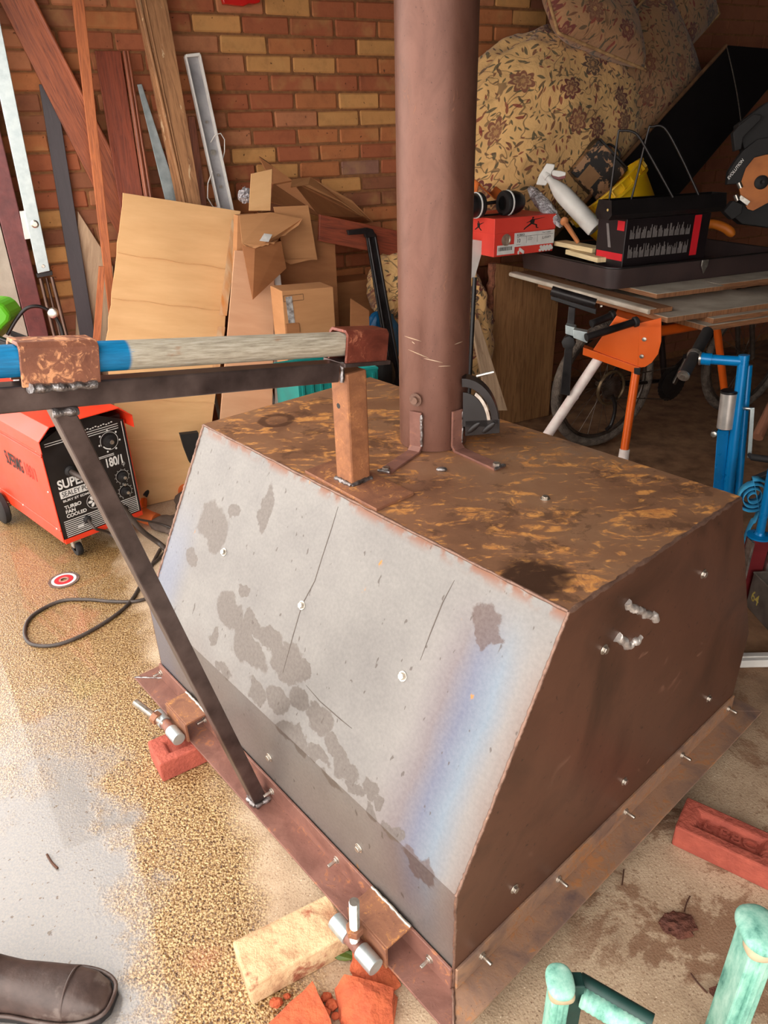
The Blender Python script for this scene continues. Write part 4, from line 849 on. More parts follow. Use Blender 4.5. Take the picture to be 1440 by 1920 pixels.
FL1 = floral('floral_quilt', (232, 184, 120)); FL2 = floral('floral_cushion', (176, 130, 90), 1.1)
def folds(seed, a_=.07, b_=.035):
    def fn(d):
        p = d*1.7+V((seed, seed*.7, 0)); r = 1-abs(noise.noise(p*1.3))*2.0
        q = V((d.x*2.2+d.z*1.5, d.y*2.2, d.z*6-d.x*3)); f2 = 1-abs(noise.noise(q+V((seed, 3, 1))))*2.4
        return 1+a_*r+b_*noise.noise(d*4.5+V((0, seed, 0)))+.035*f2+.012*noise.noise(d*11)
    return fn
def heap(name, label, c, rx, ry, rz, seed, mat=FL1, cat='bedding', p=.8, a_=.07):
    return solo(MB().blob(c, rx, ry, rz, folds(seed, a_), 110, 76, p), name, mat, label, cat, 'floral bedding piled against the wall', smooth=80)
heap('bedding_bundle', 'bundle of floral bedding low down between the flue pipe and the bark-edged slab', wp(2.02, .36, .46), WT*.26+UP*.02, WN*.24, UP*.46, 3, p=.85)
heap('floral_quilt', 'big bunched cream floral quilt heaped behind the red shoe box', pw(1030, 262, .31), WT*.53-UP*.04, WN*.26, UP*.46+WT*.05, 1, p=.9, a_=.06)
heap('bedding_bundle', 'floral bedding spilling out left of the flue pipe by the black leg', wp(1.74, .34, .84), WT*.12+UP*.04, WN*.12, UP*.14, 5, p=.9)
def pillow(name, label, c, ax_, ay_, az_, seed, mat):
    t_ = thing(name, label, 'cushion', V(c)-V(az_), 'floral bedding piled against the wall')
    def fn(d): return 1+.03*noise.noise(d*3+V((seed, 0, 0)))
    m = MB(); n = 28; ax_, ay_, az_, c = V(ax_), V(ay_), V(az_), V(c); vs = []; fs = []
    for s_ in (1, -1):
        for j in range(n+1):
            for i in range(n+1):
                x_ = 2*i/n-1; y_ = 2*j/n-1; h = ((1-abs(x_)**2.6)*(1-abs(y_)**2.6))**.5
                pin = 1-.07*(x_*x_)*(1-y_*y_)*1.0; piny = 1-.07*(y_*y_)*(1-x_*x_)
                h *= 1+.10*noise.noise(V((x_*2, y_*2, seed)))+.05*noise.noise(V((x_*9, y_*3, seed+2)))
                vs.append(c+ax_*x_*piny+ay_*y_*pin+az_*h*s_)
    N = (n+1)**2
    for s_ in range(2):
        for j in range(n):
            for i in range(n): k = s_*N+j*(n+1)+i; fs.append([k, k+1, k+n+2, k+n+1])
    m.add(vs, fs); m.build('cover', mat, t_, 0, 80)
    e_ = [vs[i] for i in range(n+1)]+[vs[j*(n+1)+n] for j in range(1, n+1)]+[vs[n*(n+1)+i] for i in range(n-1, -1, -1)]+[vs[j*(n+1)] for j in range(n-1, 0, -1)]
    MB().tube(e_, .008, 8, closed=True).build('piping', M('cord_piping', (196, 156, 108), (150, 112, 74), 40, .9), t_, 0, 60)
    return t_
pillow('floral_cushion', 'plump floral cushion with corded edge lying on top of the quilt', pw(1112, 28, .46), WT*.28-UP*.07, WN*.10+UP*.16, WN*-.12+UP*.05, 2, FL2)
ld0, ld1 = pd(1150, 320, 3.62), pd(1362, 84, 3.80)
ed = (ld1-ld0).normalized()
pillow('floral_cushion', 'long dim floral cushion leaning on the open case lid', pw(1215, 150, .36), ed*.36, (UP*.25-WT*.22), WN*.12, 4, FL2)
pillow('floral_cushion', 'dark floral cushion at the very top right of the bedding', pw(1262, 0, .22), ed*.28, (UP*.20-WT*.18), WN*.10, 6, FL2)
# ------------------------------------------------------------------ bark-edged slab
a = [pw(930, 494, .52), pw(1052, 512, .52)]; a += [V((a[1].x, a[1].y, .003)), V((a[0].x, a[0].y, .003))]
t_ = thing('bark_edged_slab', 'upright wooden slab with a rough bark edge behind the fire box', 'slab', (a[2]+a[3])/2)
MB().slab(a, WN*.05).build('slab', wood('sawn_slab', (150, 106, 66), (112, 74, 42), 4, .75, (70, 46, 28), .66), t_, .003)
rr = random.Random(4); n = 40; P = [a[0].lerp(a[3], k/n)-WT*(.012+rr.uniform(-.006, .006))+WN*.02 for k in range(n+1)]
MB().tube(P, [.022+rr.uniform(-.006, .006) for _ in P], 9).build('bark', M('bark', (150, 92, 66), (96, 56, 40), 40, .95, 0, .9, 60, .01), t_)
# ------------------------------------------------------------------ boards stacked on the saw stand
E_ = V((-.389, .921, 0)); S_ = V((.921, .389, 0)); A0 = pz(1220, 580, .885)
bw_ = wood('sawn_board_end', (148, 100, 66), (104, 66, 42), 6, .75); pwt = M('old_white_paint', (206, 196, 180), (168, 152, 134), 9, .6, 0, .1, 60)
def board(label, px, z_, s0, wd, ln, th=.02, top=pwt, e0=0):
    P = pz(*px, z_)+S_*s0+E_*e0; t_ = thing('painted_board', label, 'board', P+S_*wd/2+E_*ln/2-UP*th, 'boards stacked on the saw stand')
    MB().box(P+S_*wd/2+E_*ln/2-UP*th/2, E_*ln/2, S_*wd/2, UP*th/2).build('timber', bw_, t_, .0015)
    MB().box(P+S_*wd/2+E_*ln/2+UP*.0006, E_*ln/2, S_*wd/2, UP*.0006).build('paint', top, t_)
    return t_
board('lowest brown board on the orange saw stand, sticking out to the right', (1325, 612), .822, 0, .9, .40)
board('narrow board lying on the lowest board of the stack', (1338, 598), .843, .0, .9, .38, .019)
board('middle board of the stack under the white rounded rail', (1252, 596), .8635, 0, .62, .86, .02)
t_ = thing('white_rail', 'white rounded skirting rail along the near edge of the board stack', 'board', A0+E_*.5-UP*.02, 'boards stacked on the saw stand')
MB().box(A0+S_*.055+E_*.495-UP*.010, E_*.495, S_*.055, UP*.0085).build('timber', bw_, t_, .001)
MB().prism([A0+S_*x_+UP*z_ for x_, z_ in [(-.012, -.016), (-.014, -.008), (-.010, -.001), (.0, .001), (.03, .001), (.03, -.0012), (0, -.0015), (0, -.018), (-.008, -.019)]], E_*.99).build('rounded_edge', pwt, t_, .001)
board('wide white-topped board under the near corner of the black tool case', (1232, 552), .9055, 0, .36, .80, .018)
board('white-topped board at the right end of the stack', (1232, 552), .9055, .368, .8, .80, .018, pwt, .03)
board('board filling the stack beside the white rail', (1232, 552), .887, .135, .98, .82, .019)
# ------------------------------------------------------------------ black tool case, lid open
Cz = .908; C0_ = pz(1145, 545, Cz); LE = .72; WS = .98
tc = thing('tool_case', 'large black tool case standing open on the stacked boards', 'tool case', C0_+E_*LE/2+S_*WS/2)
case_m = M('scuffed_brown_black_case', (66, 50, 48), (50, 38, 38), 9, .5, 0, .06, 80)
def rrect(o, l_, w_, r_, n=5):
    out = []
    for cx, cy, a0 in ((l_-r_, w_-r_, 0), (r_, w_-r_, 90), (r_, r_, 180), (l_-r_, r_, 270)):
        for k in range(n+1): a_ = math.radians(a0+90*k/n); out.append(o+E_*(cx+r_*math.cos(a_))+S_*(cy+r_*math.sin(a_)))
    return out
def shell(o, z0, z1, ins):
    m = MB(); A = rrect(o+E_*ins+S_*ins, LE-2*ins, WS-2*ins, .05); B = rrect(o, LE, WS, .06); n = len(A)
    A = [p+UP*z0 for p in A]; B = [p+UP*z1 for p in B]; Ci = [p+UP*z1 for p in rrect(o+E_*.008+S_*.008, LE-.016, WS-.016, .055)]; Di = [p+UP*(z0+.006) for p in rrect(o+E_*(ins+.008)+S_*(ins+.008), LE-2*ins-.016, WS-2*ins-.016, .045)]
    m.add(A+B+Ci+Di, [[i, (i+1) % n, n+(i+1) % n, n+i] for i in range(n)]+[[n+i, n+(i+1) % n, 2*n+(i+1) % n, 2*n+i] for i in range(n)]+[[2*n+i, 2*n+(i+1) % n, 3*n+(i+1) % n, 3*n+i] for i in range(n)]+[list(range(n)), list(range(3*n, 4*n))])
    return m
shell(C0_-UP*Cz, Cz, Cz+.085, .012).build('tray', case_m, tc, 0, 35)
MB().tube([p+UP*(.085) for p in rrect(C0_, LE, WS, .06)], .004, 6, closed=True).build('rim', MT['black'], tc, 0, 60)
lz = C0_+S_*(WS*.50)+UP*.06-E_*.004; MB().prism([lz+S_*x_+UP*z_ for x_, z_ in [(-.018, .024), (.018, .024), (.018, 0), (0, -.034), (-.018, 0)]], -E_*.006).build('latch', MT['zinc'], tc, .001)
l0 = C0_+E_*(LE-.02)+S_*.16+UP*.10; l1 = ld1
lidp = MB().slab([l0, l1, l1+S_*.55+UP*-.02, l0+S_*.62], (l1-l0).cross(S_).normalized()*.02).build('lid', MT['black'], tc, .004)
MB().tube([l0-UP*.004, l1-UP*.004], .010, 8).build('lid_edge', M('worn_edge', (120, 84, 54), (80, 54, 36), 20, .7), lidp, 0, 50)
MB().tube(curve_pts([l1, pd(1380, 165, 3.7), pd(1391, 240, 3.6)], 6), .003, 6).build('lid_cord', MT['zinc'], lidp, 0, 60)
# ------------------------------------------------------------------ red shoe box
z_ = Cz+.092; s0, s1 = pz(925, 483, z_), pz(1038, 470, z_); sx = (s1-s0); SW = sx.length; sx.normalize(); sy = UP.cross(sx).normalized(); SH = .163; SD = .34
sb = thing('shoe_box', 'red shoe box with a white size label, standing on the edge of the tool case', 'box', s0+sx*SW/2+sy*SD/2)
rc = M('red_card', (222, 66, 52), (208, 56, 44), 8, .55, 0, .04)
MB().box(s0+sx*SW/2+sy*SD/2+UP*SH*.32, sx*(SW/2-.004), sy*(SD/2-.004), UP*SH*.32).build('box', rc, sb, .002)
MB().box(s0+sx*SW/2+sy*SD/2+UP*SH*.80, sx*(SW/2), sy*(SD/2), UP*SH*.2).build('lid', rc, sb, .002)
B_ = lambda x_, zz, o_=.0005: s0+sx*x_*SW+UP*zz*SH+sy*(.004-.0045-o_ if zz < .6 else -.001-o_)
def patch(x0, x1, z0, z1, mat, name, o_=.0008): MB().slab([B_(x0, z1*1.0, o_) if z1 < .6 else s0+sx*x0*SW+UP*z1*SH-sy*o_, s0+sx*x1*SW+UP*z1*SH-sy*o_ if z1 >= .6 else B_(x1, z1, o_), B_(x1, z0, o_), B_(x0, z0, o_)], sy*-.0004).build(name, mat, sb)
patch(.32, .985, .22, .585, MT['print_w'], 'size_label'); patch(.05, .33, .05, .30, MT['print_w'], 'barcode_label', .0012)
tx = MB()
for s_, x_, zz, h_, mw in (('K883', .36, .50, .055, .12), ('10', .36, .33, .10, .06), ('Ref: K883', .78, .52, .03, .14), ('SIZE', .36, .455, .02, .04), ('COLOUR', .54, .455, .02, .06), ('COFFEE', .54, .41, .025, .08), ('SUEDE', .54, .37, .025, .07), ('EU 44.5', .36, .265, .02, .06)): text(s_, B_(x_, zz, .0016), sx, UP, h_*SH, .01, max_w=mw*SW, out=tx, depth=.0003)
for x_ in (.52, .70): tx.box(B_(x_, .385, .0018), sx*.0006, UP*.09*SH, sy*.0002)
tx.box(B_(.66, .485, .0018), sx*.30*SW, UP*.0006, sy*.0002)
r2 = random.Random(2); x_ = .08
while x_ < .29: wdt = r2.uniform(.002, .007); tx.box(B_(x_, .2, .002), sx*wdt*SW/1.6, UP*.05*SH, sy*.0002); x_ += wdt+r2.uniform(.006, .011)
o = tx.build('label_lettering', MT['print_k'], sb); o['kind'] = 'stuff'
text('Lilian', B_(.78, .36, .0016), sx+UP*.1, UP, .07*SH, 0, max_w=.14*SW).build('signature', MT['print_k'], sb)
MB().lathe(B_(.19, .43, .0003), -sy, [(0, 0), (.026, 0), (.026, .002), (.02, .002), (.019, .0008), (0, .0008)], 20).build('finger_hole', MT['zinc'], sb)
mp_ = MB(); q = lambda x_, zz: s0+sx*x_*SW+UP*zz*SH-sy*.0012      # leaping figure emblem on the lid
for pl_ in ([(.57, .80), (.63, .80), (.64, .90), (.60, .93), (.56, .88)], [(.595, .93), (.62, .93), (.625, .965), (.605, .975), (.59, .955)], [(.62, .885), (.80, .93), (.80, .938), (.62, .91)], [(.57, .88), (.50, .83), (.51, .82), (.58, .86)], [(.57, .81), (.48, .70), (.46, .655), (.475, .65), (.50, .69), (.60, .79)], [(.60, .81), (.68, .77), (.685, .69), (.71, .68), (.705, .665), (.665, .675), (.655, .75), (.58, .79)]): mp_.prism([q(*p) for p in pl_], sy*-.0004)
mp_.build('emblem', MT['print_k'], sb)['label'] = 'black leaping figure emblem'
mp_ = MB(); q2 = lambda y_, zz: s0+sy*y_*SD+UP*zz*SH-sx*.0012
for pl_ in ([(.33, .72), (.38, .72), (.39, .84), (.33, .84)], [(.34, .85), (.38, .85), (.37, .90)], [(.32, .83), (.24, .88), (.24, .87), (.32, .80)], [(.34, .74), (.28, .66), (.30, .65), (.36, .72)], [(.38, .74), (.45, .66), (.43, .65), (.37, .71)]): mp_.prism([q2(*p) for p in pl_], sx*-.0004)
mp_.build('emblem', MT['print_k'], sb)
wm = MB()
for i in range(16): wm.blob(B_(.76+.013*i, .06+.05*((i*7) % 4)/1.6, .001), sx*.009, UP*.007, sy*.0006, nu=8, nv=5)
for i in range(5): wm.blob(B_(.40+.02*i, .06+.04*((i*3) % 4)/1.5, .001), sx*.006, UP*.009, sy*.0006, nu=8, nv=5)
o = wm.build('white_splash_print', MT['print_w'], sb); o['kind'] = 'stuff'
# ------------------------------------------------------------------ ear defenders and orange strap on the shoe box
ez = z_+SH; ec = pz(955, 372, ez+.045); ec = s0+sx*(SW*.22)+sy*.10+UP*(SH+.052)
ed_ = thing('ear_defenders', 'black ear defenders with white rings on top of the red shoe box', 'ear defenders', s0+sx*(SW*.2)+sy*.1+UP*SH)
for i, o_ in enumerate((-.105, .055)):
    c_ = ec+sx*o_
    cup_ = MB().lathe(c_, sx*(1 if i else -1), [(.0, -.002), (.045, -.002), (.05, .01), (.052, .03), (.05, .05), (.044, .07), (.034, .085), (.0, .092)], 28).build('ear_cup', MT['black'], ed_, 0, 30)
    MB().lathe(c_-sx*(.006 if i else -.006), sx*(1 if i else -1), [(.03, -.014), (.05, -.014), (.054, -.008), (.054, .002), (.03, .002)], 28).build('ear_cushion', MT['rubber'], cup_, 0, 40)
    MB().lathe(c_, sx*(1 if i else -1), [(.0515, .004), (.0555, .005), (.0555, .010), (.0515, .011)], 28).build('white_ring', MT['print_w'], cup_, 0, 40)
MB().tube(curve_pts([ec-sx*.15+sy*.02, ec-sx*.14+sy*.09, ec-sx*.02+sy*.13-UP*.01, ec+sx*.11+sy*.09, ec+sx*.12+sy*.02], 6), .008, 8).build('headband', MT['black'], ed_, 0, 60)
MB().tube([ec-sx*.1-UP*.045+sy*0, ec+sx*.1-UP*.045], .004, 8).build('wire_yoke', MT['blackmetal'], ed_, 0, 60)
om = M('orange_webbing', (206, 104, 34), (176, 82, 24), 30, .8, 0, .3, 200)
def ribbon(P, wv, th=.004):
    m = MB(); n = len(P); wv = V(wv)
    vs = [p+wv*s_ for p in P for s_ in (-1, 1)]
    m.add(vs, [[2*i, 2*i+1, 2*i+3, 2*i+2] for i in range(n-1)]); return m
P = curve_pts([s0+sx*x_*SW+sy*.24+UP*(SH+h_) for x_, h_ in ((.10, .03), (.12, .10), (.16, .145), (.22, .13), (.34, .10), (.46, .075), (.56, .10), (.60, .08), (.58, .02))], 6)
o = ribbon(P, sy*.03+UP*.012).build('orange_strap', om, None, 0, 60, s0+sx*.3*SW+sy*.24+UP*SH); sm = o.modifiers.new('thick', 'SOLIDIFY'); sm.thickness = .005
tag(o, 'looped orange webbing strap lying behind the ear defenders', 'strap')
# ------------------------------------------------------------------ things standing in the tool case
cz0 = Cz+.006; cc_ = lambda e_, s_, z_=0.0: C0_+E_*e_+S_*s_+UP*(z_+.006)
# yellow bucket, tipped over
yel = M('translucent_yellow_plastic', (222, 178, 24), (206, 158, 16), 6, .35, 0, .03, Subsurface_Weight=.15)
bc = pd(1134, 356, 3.52); bax = (CR*-.64+UP*.76+V((0, .12, 0))).normalized(); bo = bc-bax*.25
bk = thing('yellow_bucket', 'tipped yellow plastic bucket in the tool case beside the spray bottle', 'bucket', V((bo.x, bo.y, Cz+.006)))
MB().lathe(bo, bax, [(r_*1.12, h_*1.0) for r_, h_ in [(0, 0), (.125, 0), (.13, .004), (.168, .195), (.180, .197), (.182, .210), (.172, .213), (.176, .245), (.188, .247), (.188, .254), (.170, .256), (.162, .21), (.126, .008), (0, .008)]], 44).build('bucket', yel, bk, 0, 30)
for k in range(24):
    a_ = k*.2618; x_ = bax.orthogonal().normalized(); y_ = bax.cross(x_); d = x_*math.cos(a_)+y_*math.sin(a_); MB().box(bo+d*.199+bax*.230, d*.008, bax.cross(d)*.003, bax*.015).build('rim_rib', yel, bk)
# paint-spattered black tin
t = NT('spattered_black_tin'); co = t.coord('Object'); n = t.noise(co, 16, 7, .65, .6); spm = t.done(t.ramp(t.step(n, .52, .56), [(0, (26, 20, 18)), (1, (158, 118, 84))]), .5, .2, t.bump(n, .2, .003))
tcn = pd(1118, 320, 3.62); ta = (CR*.72-UP*.62).normalized(); tb = (CR*.62+UP*.74).normalized(); tn = ta.cross(tb)
tt_ = thing('paint_tin', 'black rectangular tin spattered with tan paint behind the spray bottle', 'tin', tcn-UP*.12)
MB().box(tcn, ta*.105, tb*.095, tn*.06).build('body', spm, tt_, .006)
MB().box(tcn+tb*.098, ta*.10, tb*.006, tn*.055).build('top_seam', MT['blackmetal'], tt_, .002)
MB().tube(curve_pts([tcn+tb*.10-ta*.05, tcn+tb*.125-ta*.03, tcn+tb*.128+ta*.03, tcn+tb*.10+ta*.05], 5), .005, 8).build('handle', MT['blackmetal'], tt_, 0, 60)
MB().slab([tcn-tb*.01-ta*.06+tn*.061*(-1), tcn-tb*.01+ta*.02-tn*.061, tcn-tb*.09+ta*.02-tn*.061, tcn-tb*.09-ta*.06-tn*.061], -tn*.001).build('label', M('brown_label', (150, 112, 74), (130, 94, 60), 9, .8), tt_) if tn.dot(F) > 0 else MB().slab([tcn-tb*.01-ta*.06+tn*.061, tcn-tb*.01+ta*.02+tn*.061, tcn-tb*.09+ta*.02+tn*.061, tcn-tb*.09-ta*.06+tn*.061], tn*.001).build('label', M('brown_label', (150, 112, 74), (130, 94, 60), 9, .8), tt_)
# white spray bottle leaning
p0, p1 = pd(1100, 412, 3.33), pd(1030, 336, 3.36); d = (p1-p0).normalized(); Ls = (p1-p0).length
sbt = thing('spray_bottle', 'white trigger spray bottle leaning between shoe box and yellow bucket', 'spray bottle', p0-UP*.04)
MB().lathe(p0-d*.06, d, [(0, 0), (.036, 0), (.040, .006), (.040, Ls*.82), (.036, Ls*.95), (.024, Ls*1.1), (.016, Ls*1.18), (.016, Ls*1.3), (0, Ls*1.3)], 28).build('bottle', MT['white'], sbt, 0, 40)
hd = p1+d*.03; fw = (CR*.9+UP*.42).normalized(); up2 = d
MB().lathe(hd-d*.02, d, [(0, 0), (.020, 0), (.020, .022), (.014, .024), (0, .024)], 20).build('collar', MT['white'], sbt, 0, 40)
hs = [pp(x_, y_, hd, facing(hd)) for x_, y_ in [(1006, 346), (1012, 328), (1026, 306), (1042, 308), (1040, 316), (1036, 322), (1032, 336), (1024, 348)]]
MB().prism([h+V((0, .012, 0)) for h in hs], facing(hd)*.026).build('trigger_head', MT['white'], sbt, .004)
hs = [pp(x_, y_, hd, facing(hd)) for x_, y_ in [(1034, 318), (1052, 320), (1062, 323), (1061, 329), (1048, 332), (1036, 329)]]
MB().prism([h+V((0, .008, 0)) for h in hs], facing(hd)*.018).build('trigger', MT['white'], sbt, .003)
MB().prism([h-UP*.012+V((0, .006, 0)) for h in hs], facing(hd)*.012).build('red_catch', M('dark_red_plastic', (120, 24, 22), (100, 18, 18), 9, .4), sbt, .002)
# clear bag / sealant tube and wooden knob
q0, q1 = pd(992, 350, 3.45), pd(1052, 425, 3.36); cl = M('crinkled_clear_film', (200, 196, 200), (130, 124, 128), 30, .12, .3, .9, 60, .02)
solo(MB().blob((q0+q1)/2, (q1-q0)*.5, (q1-q0).cross(F).normalized()*.032, F*.03, lambda dd: 1+.25*noise.noise(dd*4), 24, 20), 'plastic_bag', cl, 'crinkled clear plastic packet beside the white spray bottle', 'packet', smooth=60)
kc = pd(1058, 415, 3.30); solo(MB().blob(kc, CR*.018, UP*.018, F*.018, None, 20, 14).tube([kc, kc+(CR*.6-UP*.75)*.12], [.012, .010], 10), 'wooden_knob', wood('turned_wood', (190, 120, 72), (150, 88, 50)), 'round wooden handle end poking out by the yellow bucket', 'handle', smooth=60)
# offcuts of pale softwood
pine = wood('fresh_softwood', (226, 204, 160), (206, 178, 130), 5, .7)
for i, (pa_, pb_, lab) in enumerate([((1040, 456), (1112, 470), 'upper pale softwood offcut resting on the tool case edge'), ((1062, 472), (1122, 488), 'lower pale softwood offcut resting on the tool case edge')]):
    zc = Cz+.10+.022*(1-i); x0, x1 = pz(*pa_, zc), pz(*pb_, zc); d = (x1-x0); sd = UP.cross(d).normalized()
    solo(MB().box((x0+x1)/2+sd*.03, d/2, sd*.035, UP*.010), 'wood_offcut', pine, lab, 'offcut', 'softwood offcuts', .001)
# printed black box with its red stripe
zb = Cz+.010; PL_ = C0_+E_*.035; f0, f1, ft = pp(1166, 497, PL_, E_), pp(1322, 470, PL_, E_), pp(1166, 412, PL_, E_); bx_ = S_; by_ = E_; BWd = (f1-f0).dot(S_); BHt = ft.z-zb; VIS = (f0.z-zb)/BHt; f0 = V((f0.x, f0.y, zb))
bb = thing('printed_box', 'black printed box with a red stripe standing in the tool case', 'box', f0+bx_*BWd/2+by_*.09)
bkc = M('black_card', (30, 22, 24), (22, 16, 18), 8, .4, 0, .03)
MB().box(f0+bx_*BWd/2+by_*.09+UP*BHt/2, bx_*BWd/2, by_*.09, UP*BHt/2).build('carton', bkc, bb, .002)
Q = lambda x_, zz, o_=.0008: f0+bx_*x_*BWd+UP*(VIS+zz*(1-VIS))*BHt-by_*o_
MB().slab([Q(.80, .97), Q(.885, .97), Q(.885, .06), Q(.80, .06)], by_*-.0005).build('red_stripe', MT['print_red'], bb)
tx = MB(); r2 = random.Random(9)
for row_, zz in ((0, .56), (1, .14)):
    for i in range(11):
        for k in range(5):
            h_ = r2.uniform(.12, .30); xx = .05+i*.066+k*.0108; tx.slab([Q(xx, zz+h_), Q(xx+.0075, zz+h_), Q(xx+.0075, zz), Q(xx, zz)], by_*-.0004)
o = tx.build('column_print', MT['print_grey'], bb); o['kind'] = 'stuff'
e2 = lambda y_, zz: f0+by_*y_*.18+UP*(VIS+zz*(1-VIS))*BHt-bx_*.0008
MB().slab([e2(.95, .24), e2(.02, .24), e2(.02, .08), e2(.95, .08)], bx_*-.0005).build('end_label', MT['print_red'], bb)
MB().slab([e2(.3, .95), e2(.06, .95), e2(.06, .74), e2(.3, .74)], bx_*-.0005).build('end_label', MT['print_red'], bb)
MB().slab([e2(.7, .86), e2(.62, .86), e2(.45, .34), e2(.55, .34)], bx_*-.0005).build('tool_picture', MT['print_grey'], bb)
# black trough with hexagonal end plates and wire frame on the box
g0 = pd(1128, 396, 3.30); g0 = pz(1122, 412, zb+BHt+.035); dv = S_; gl_ = BWd*1.34; g0 = f0-bx_*.10+by_*.03+UP*(BHt+.040)
tr = thing('metal_trough', 'long black metal trough with hexagonal end and wire frame on the printed box', 'trough', g0+dv*gl_/2-UP*.03)
hx_ = [(-.052, -.018), (-.034, -.038), (.034, -.038), (.052, -.018), (.04, .036), (-.04, .036)]
MB().prism([g0+by_*x_+UP*z_ for x_, z_ in hx_], dv*.004).build('end_plate', MT['blackmetal'], tr, .001); MB().prism([g0+by_*x_+UP*z_+dv*gl_ for x_, z_ in hx_], dv*.004).build('end_plate', MT['blackmetal'], tr, .001)
for (xa, za), (xb, zb_) in ((hx_[0], hx_[1]), (hx_[1], hx_[2]), (hx_[2], hx_[3]), (hx_[5], hx_[0]), (hx_[3], hx_[4])): MB().slab([g0+by_*xa+UP*za, g0+dv*gl_+by_*xa+UP*za, g0+dv*gl_+by_*xb+UP*zb_, g0+by_*xb+UP*zb_], (by_*-(xa+xb)-UP*(za+zb_)).normalized()*.002).build('panel', MT['black'], tr)
yb_ = M('yellow_dot', (220, 190, 120), (200, 170, 100), 9, .5); MB().cyl(g0-by_*.024-dv*.001, g0-by_*.024+dv*.002, .005).build('screw', yb_, tr)
def wire(pts, base): 
    P = [pp(x_, y_, base, facing(base)) for x_, y_ in pts]; MB().tube(curve_pts(P, 5), .0045, 8).build('wire_frame', MT['blackmetal'], tr, 0, 60)
wire([(1141, 385), (1150, 320), (1159, 252), (1165, 245), (1192, 250), (1215, 285), (1262, 370)], g0+dv*.10); wire([(1176, 405), (1196, 325), (1216, 244), (1222, 238), (1246, 240), (1275, 290), (1310, 365)], g0+dv*.20)
# ------------------------------------------------------------------ mitre saw at the right edge
sp0 = pd(1425, 345, 3.35); sn_ = (facing(sp0)+V((.25, 0, .1))).normalized(); sg = lambda x_, y_, o_=0: pp(x_, y_, sp0, sn_)+sn_*o_
ms = thing('mitre_saw', 'orange and black mitre saw at the right edge above the boards', 'saw', V((sp0.x, sp0.y, Cz)))
g_or = M('dusty_orange_blade', (196, 118, 58), (150, 84, 40), 6, .4, .4, .05)
MB().prism([sg(*p) for p in arc(1428, 345, 42, 58, 60, 215, 16)+[(1402, 392), (1412, 395), (1440, 380), (1470, 350), (1470, 300)]], -sn_*.02).build('blade', g_or, ms)
gd_ = arc(1432, 345, 70, 84, 150, 70, 12)
MB().prism([sg(*p, .025) for p in [(1361, 346), (1364, 322), (1378, 300), (1392, 282), (1418, 262), (1460, 255), (1460, 288), (1436, 290), (1412, 296), (1396, 316), (1386, 345)]], -sn_*.05).build('blade_guard', MT['rubber'], ms, .003)
MB().prism([sg(*p, .02) for p in [(1372, 250), (1382, 238), (1410, 215), (1426, 216), (1424, 226), (1392, 258), (1388, 280), (1376, 284)]], -sn_*.05).build('handle', MT['rubber'], ms, .004)
MB().prism([sg(*p, .0) for p in [(1384, 232), (1440, 190), (1470, 200), (1470, 290), (1400, 292), (1390, 262)]], -sn_*.10).build('motor_housing', MT['rubber'], ms, .006)
MB().lathe(sg(1427, 342, .0), sn_, [(0, 0), (.030, 0), (.030, .010), (.022, .016), (.010, .018), (0, .012)], 24).build('arbor', MT['rubber'], ms, 0, 35)
for x_, y_, w_ in ((1384, 348, .010), (1378, 371, .010)): MB().cyl(sg(x_-2, y_-5, .03), sg(x_+2, y_+5, .03), .011).build('clamp_pin', MT['zinc'], ms, 0, 40)
MB().prism([sg(*p, .03) for p in [(1386, 366), (1404, 378), (1398, 386), (1382, 374)]], -sn_*.02).build('clamp', MT['zinc'], ms, .001)
MB().prism([sg(*p, .01) for p in [(1356, 396), (1374, 376), (1392, 384), (1390, 400), (1372, 412)]], -sn_*.07).build('pivot', MT['rubber'], ms, .003)
MB().prism([sg(*p, -.03) for p in [(1370, 400), (1400, 372), (1470, 380), (1470, 430), (1395, 420)]], -sn_*.10).build('base_arm', MT['rubber'], ms, .004)
text('EVOLUTION', sg(1364, 338, .026), (sg(1392, 302, 0)-sg(1364, 338, 0)), (sg(1358, 330, 0)-sg(1364, 338, 0)), .013, .02, max_w=(sg(1392, 302)-sg(1364, 338)).length, depth=.001).build('lettering', MT['print_w'], ms)
gc = pd(1345, 432, 3.45); solo(MB().tube(curve_pts([pd(1312, 425, 3.46), pd(1335, 420, 3.46), pd(1360, 428, 3.46), pd(1376, 442, 3.46)], 6), [.022]*16+[.019, .015, .008], 12), 'curved_orange_grip', M('orange_plastic', (206, 116, 30), (180, 92, 22), 9, .5), 'curved orange plastic grip lying behind the printed box', 'grip', smooth=60)
# ------------------------------------------------------------------ orange saw stand
ss = V((1.02, 2.80, 0)); sf = facing(ss); so = lambda x_, y_, o_=0: pp(x_, y_, ss, sf)+sf*o_
st = thing('saw_stand', 'orange steel saw stand with taped legs carrying the stacked boards', 'stand', V((ss.x, ss.y, 0)))
MB().prism([so(*p) for p in [(1156, 592), (1199, 606), (1196, 688), (1112, 656)]], -sf*.006).build('front_plate', MT['orange'], st, .001)
spl = [(1199, 606), (1240, 596), (1240, 640), (1234, 664), (1222, 680), (1210, 688), (1196, 690)]
MB().prism([so(*p) for p in spl], -sf*.006+CR*.0).build('side_plate', MT['orange'], st, .001)
MB().prism([so(*p, .012) for p in [(1094, 650), (1200, 688), (1198, 701), (1093, 664)]], -sf*.045).build('cross_channel', MT['orange'], st, .002)
MB().prism([so(*p, .013) for p in [(1189, 688), (1201, 688), (1200, 702), (1189, 699)]], -sf*.047).build('channel_cap', MT['black'], st, .001)
MB().cyl(so(1200, 596, -.10)-UP*.09, so(1200, 596, -.10)+WT*.9-UP*.09, .022).build('main_beam', MT['orange'], st, 0, 40)
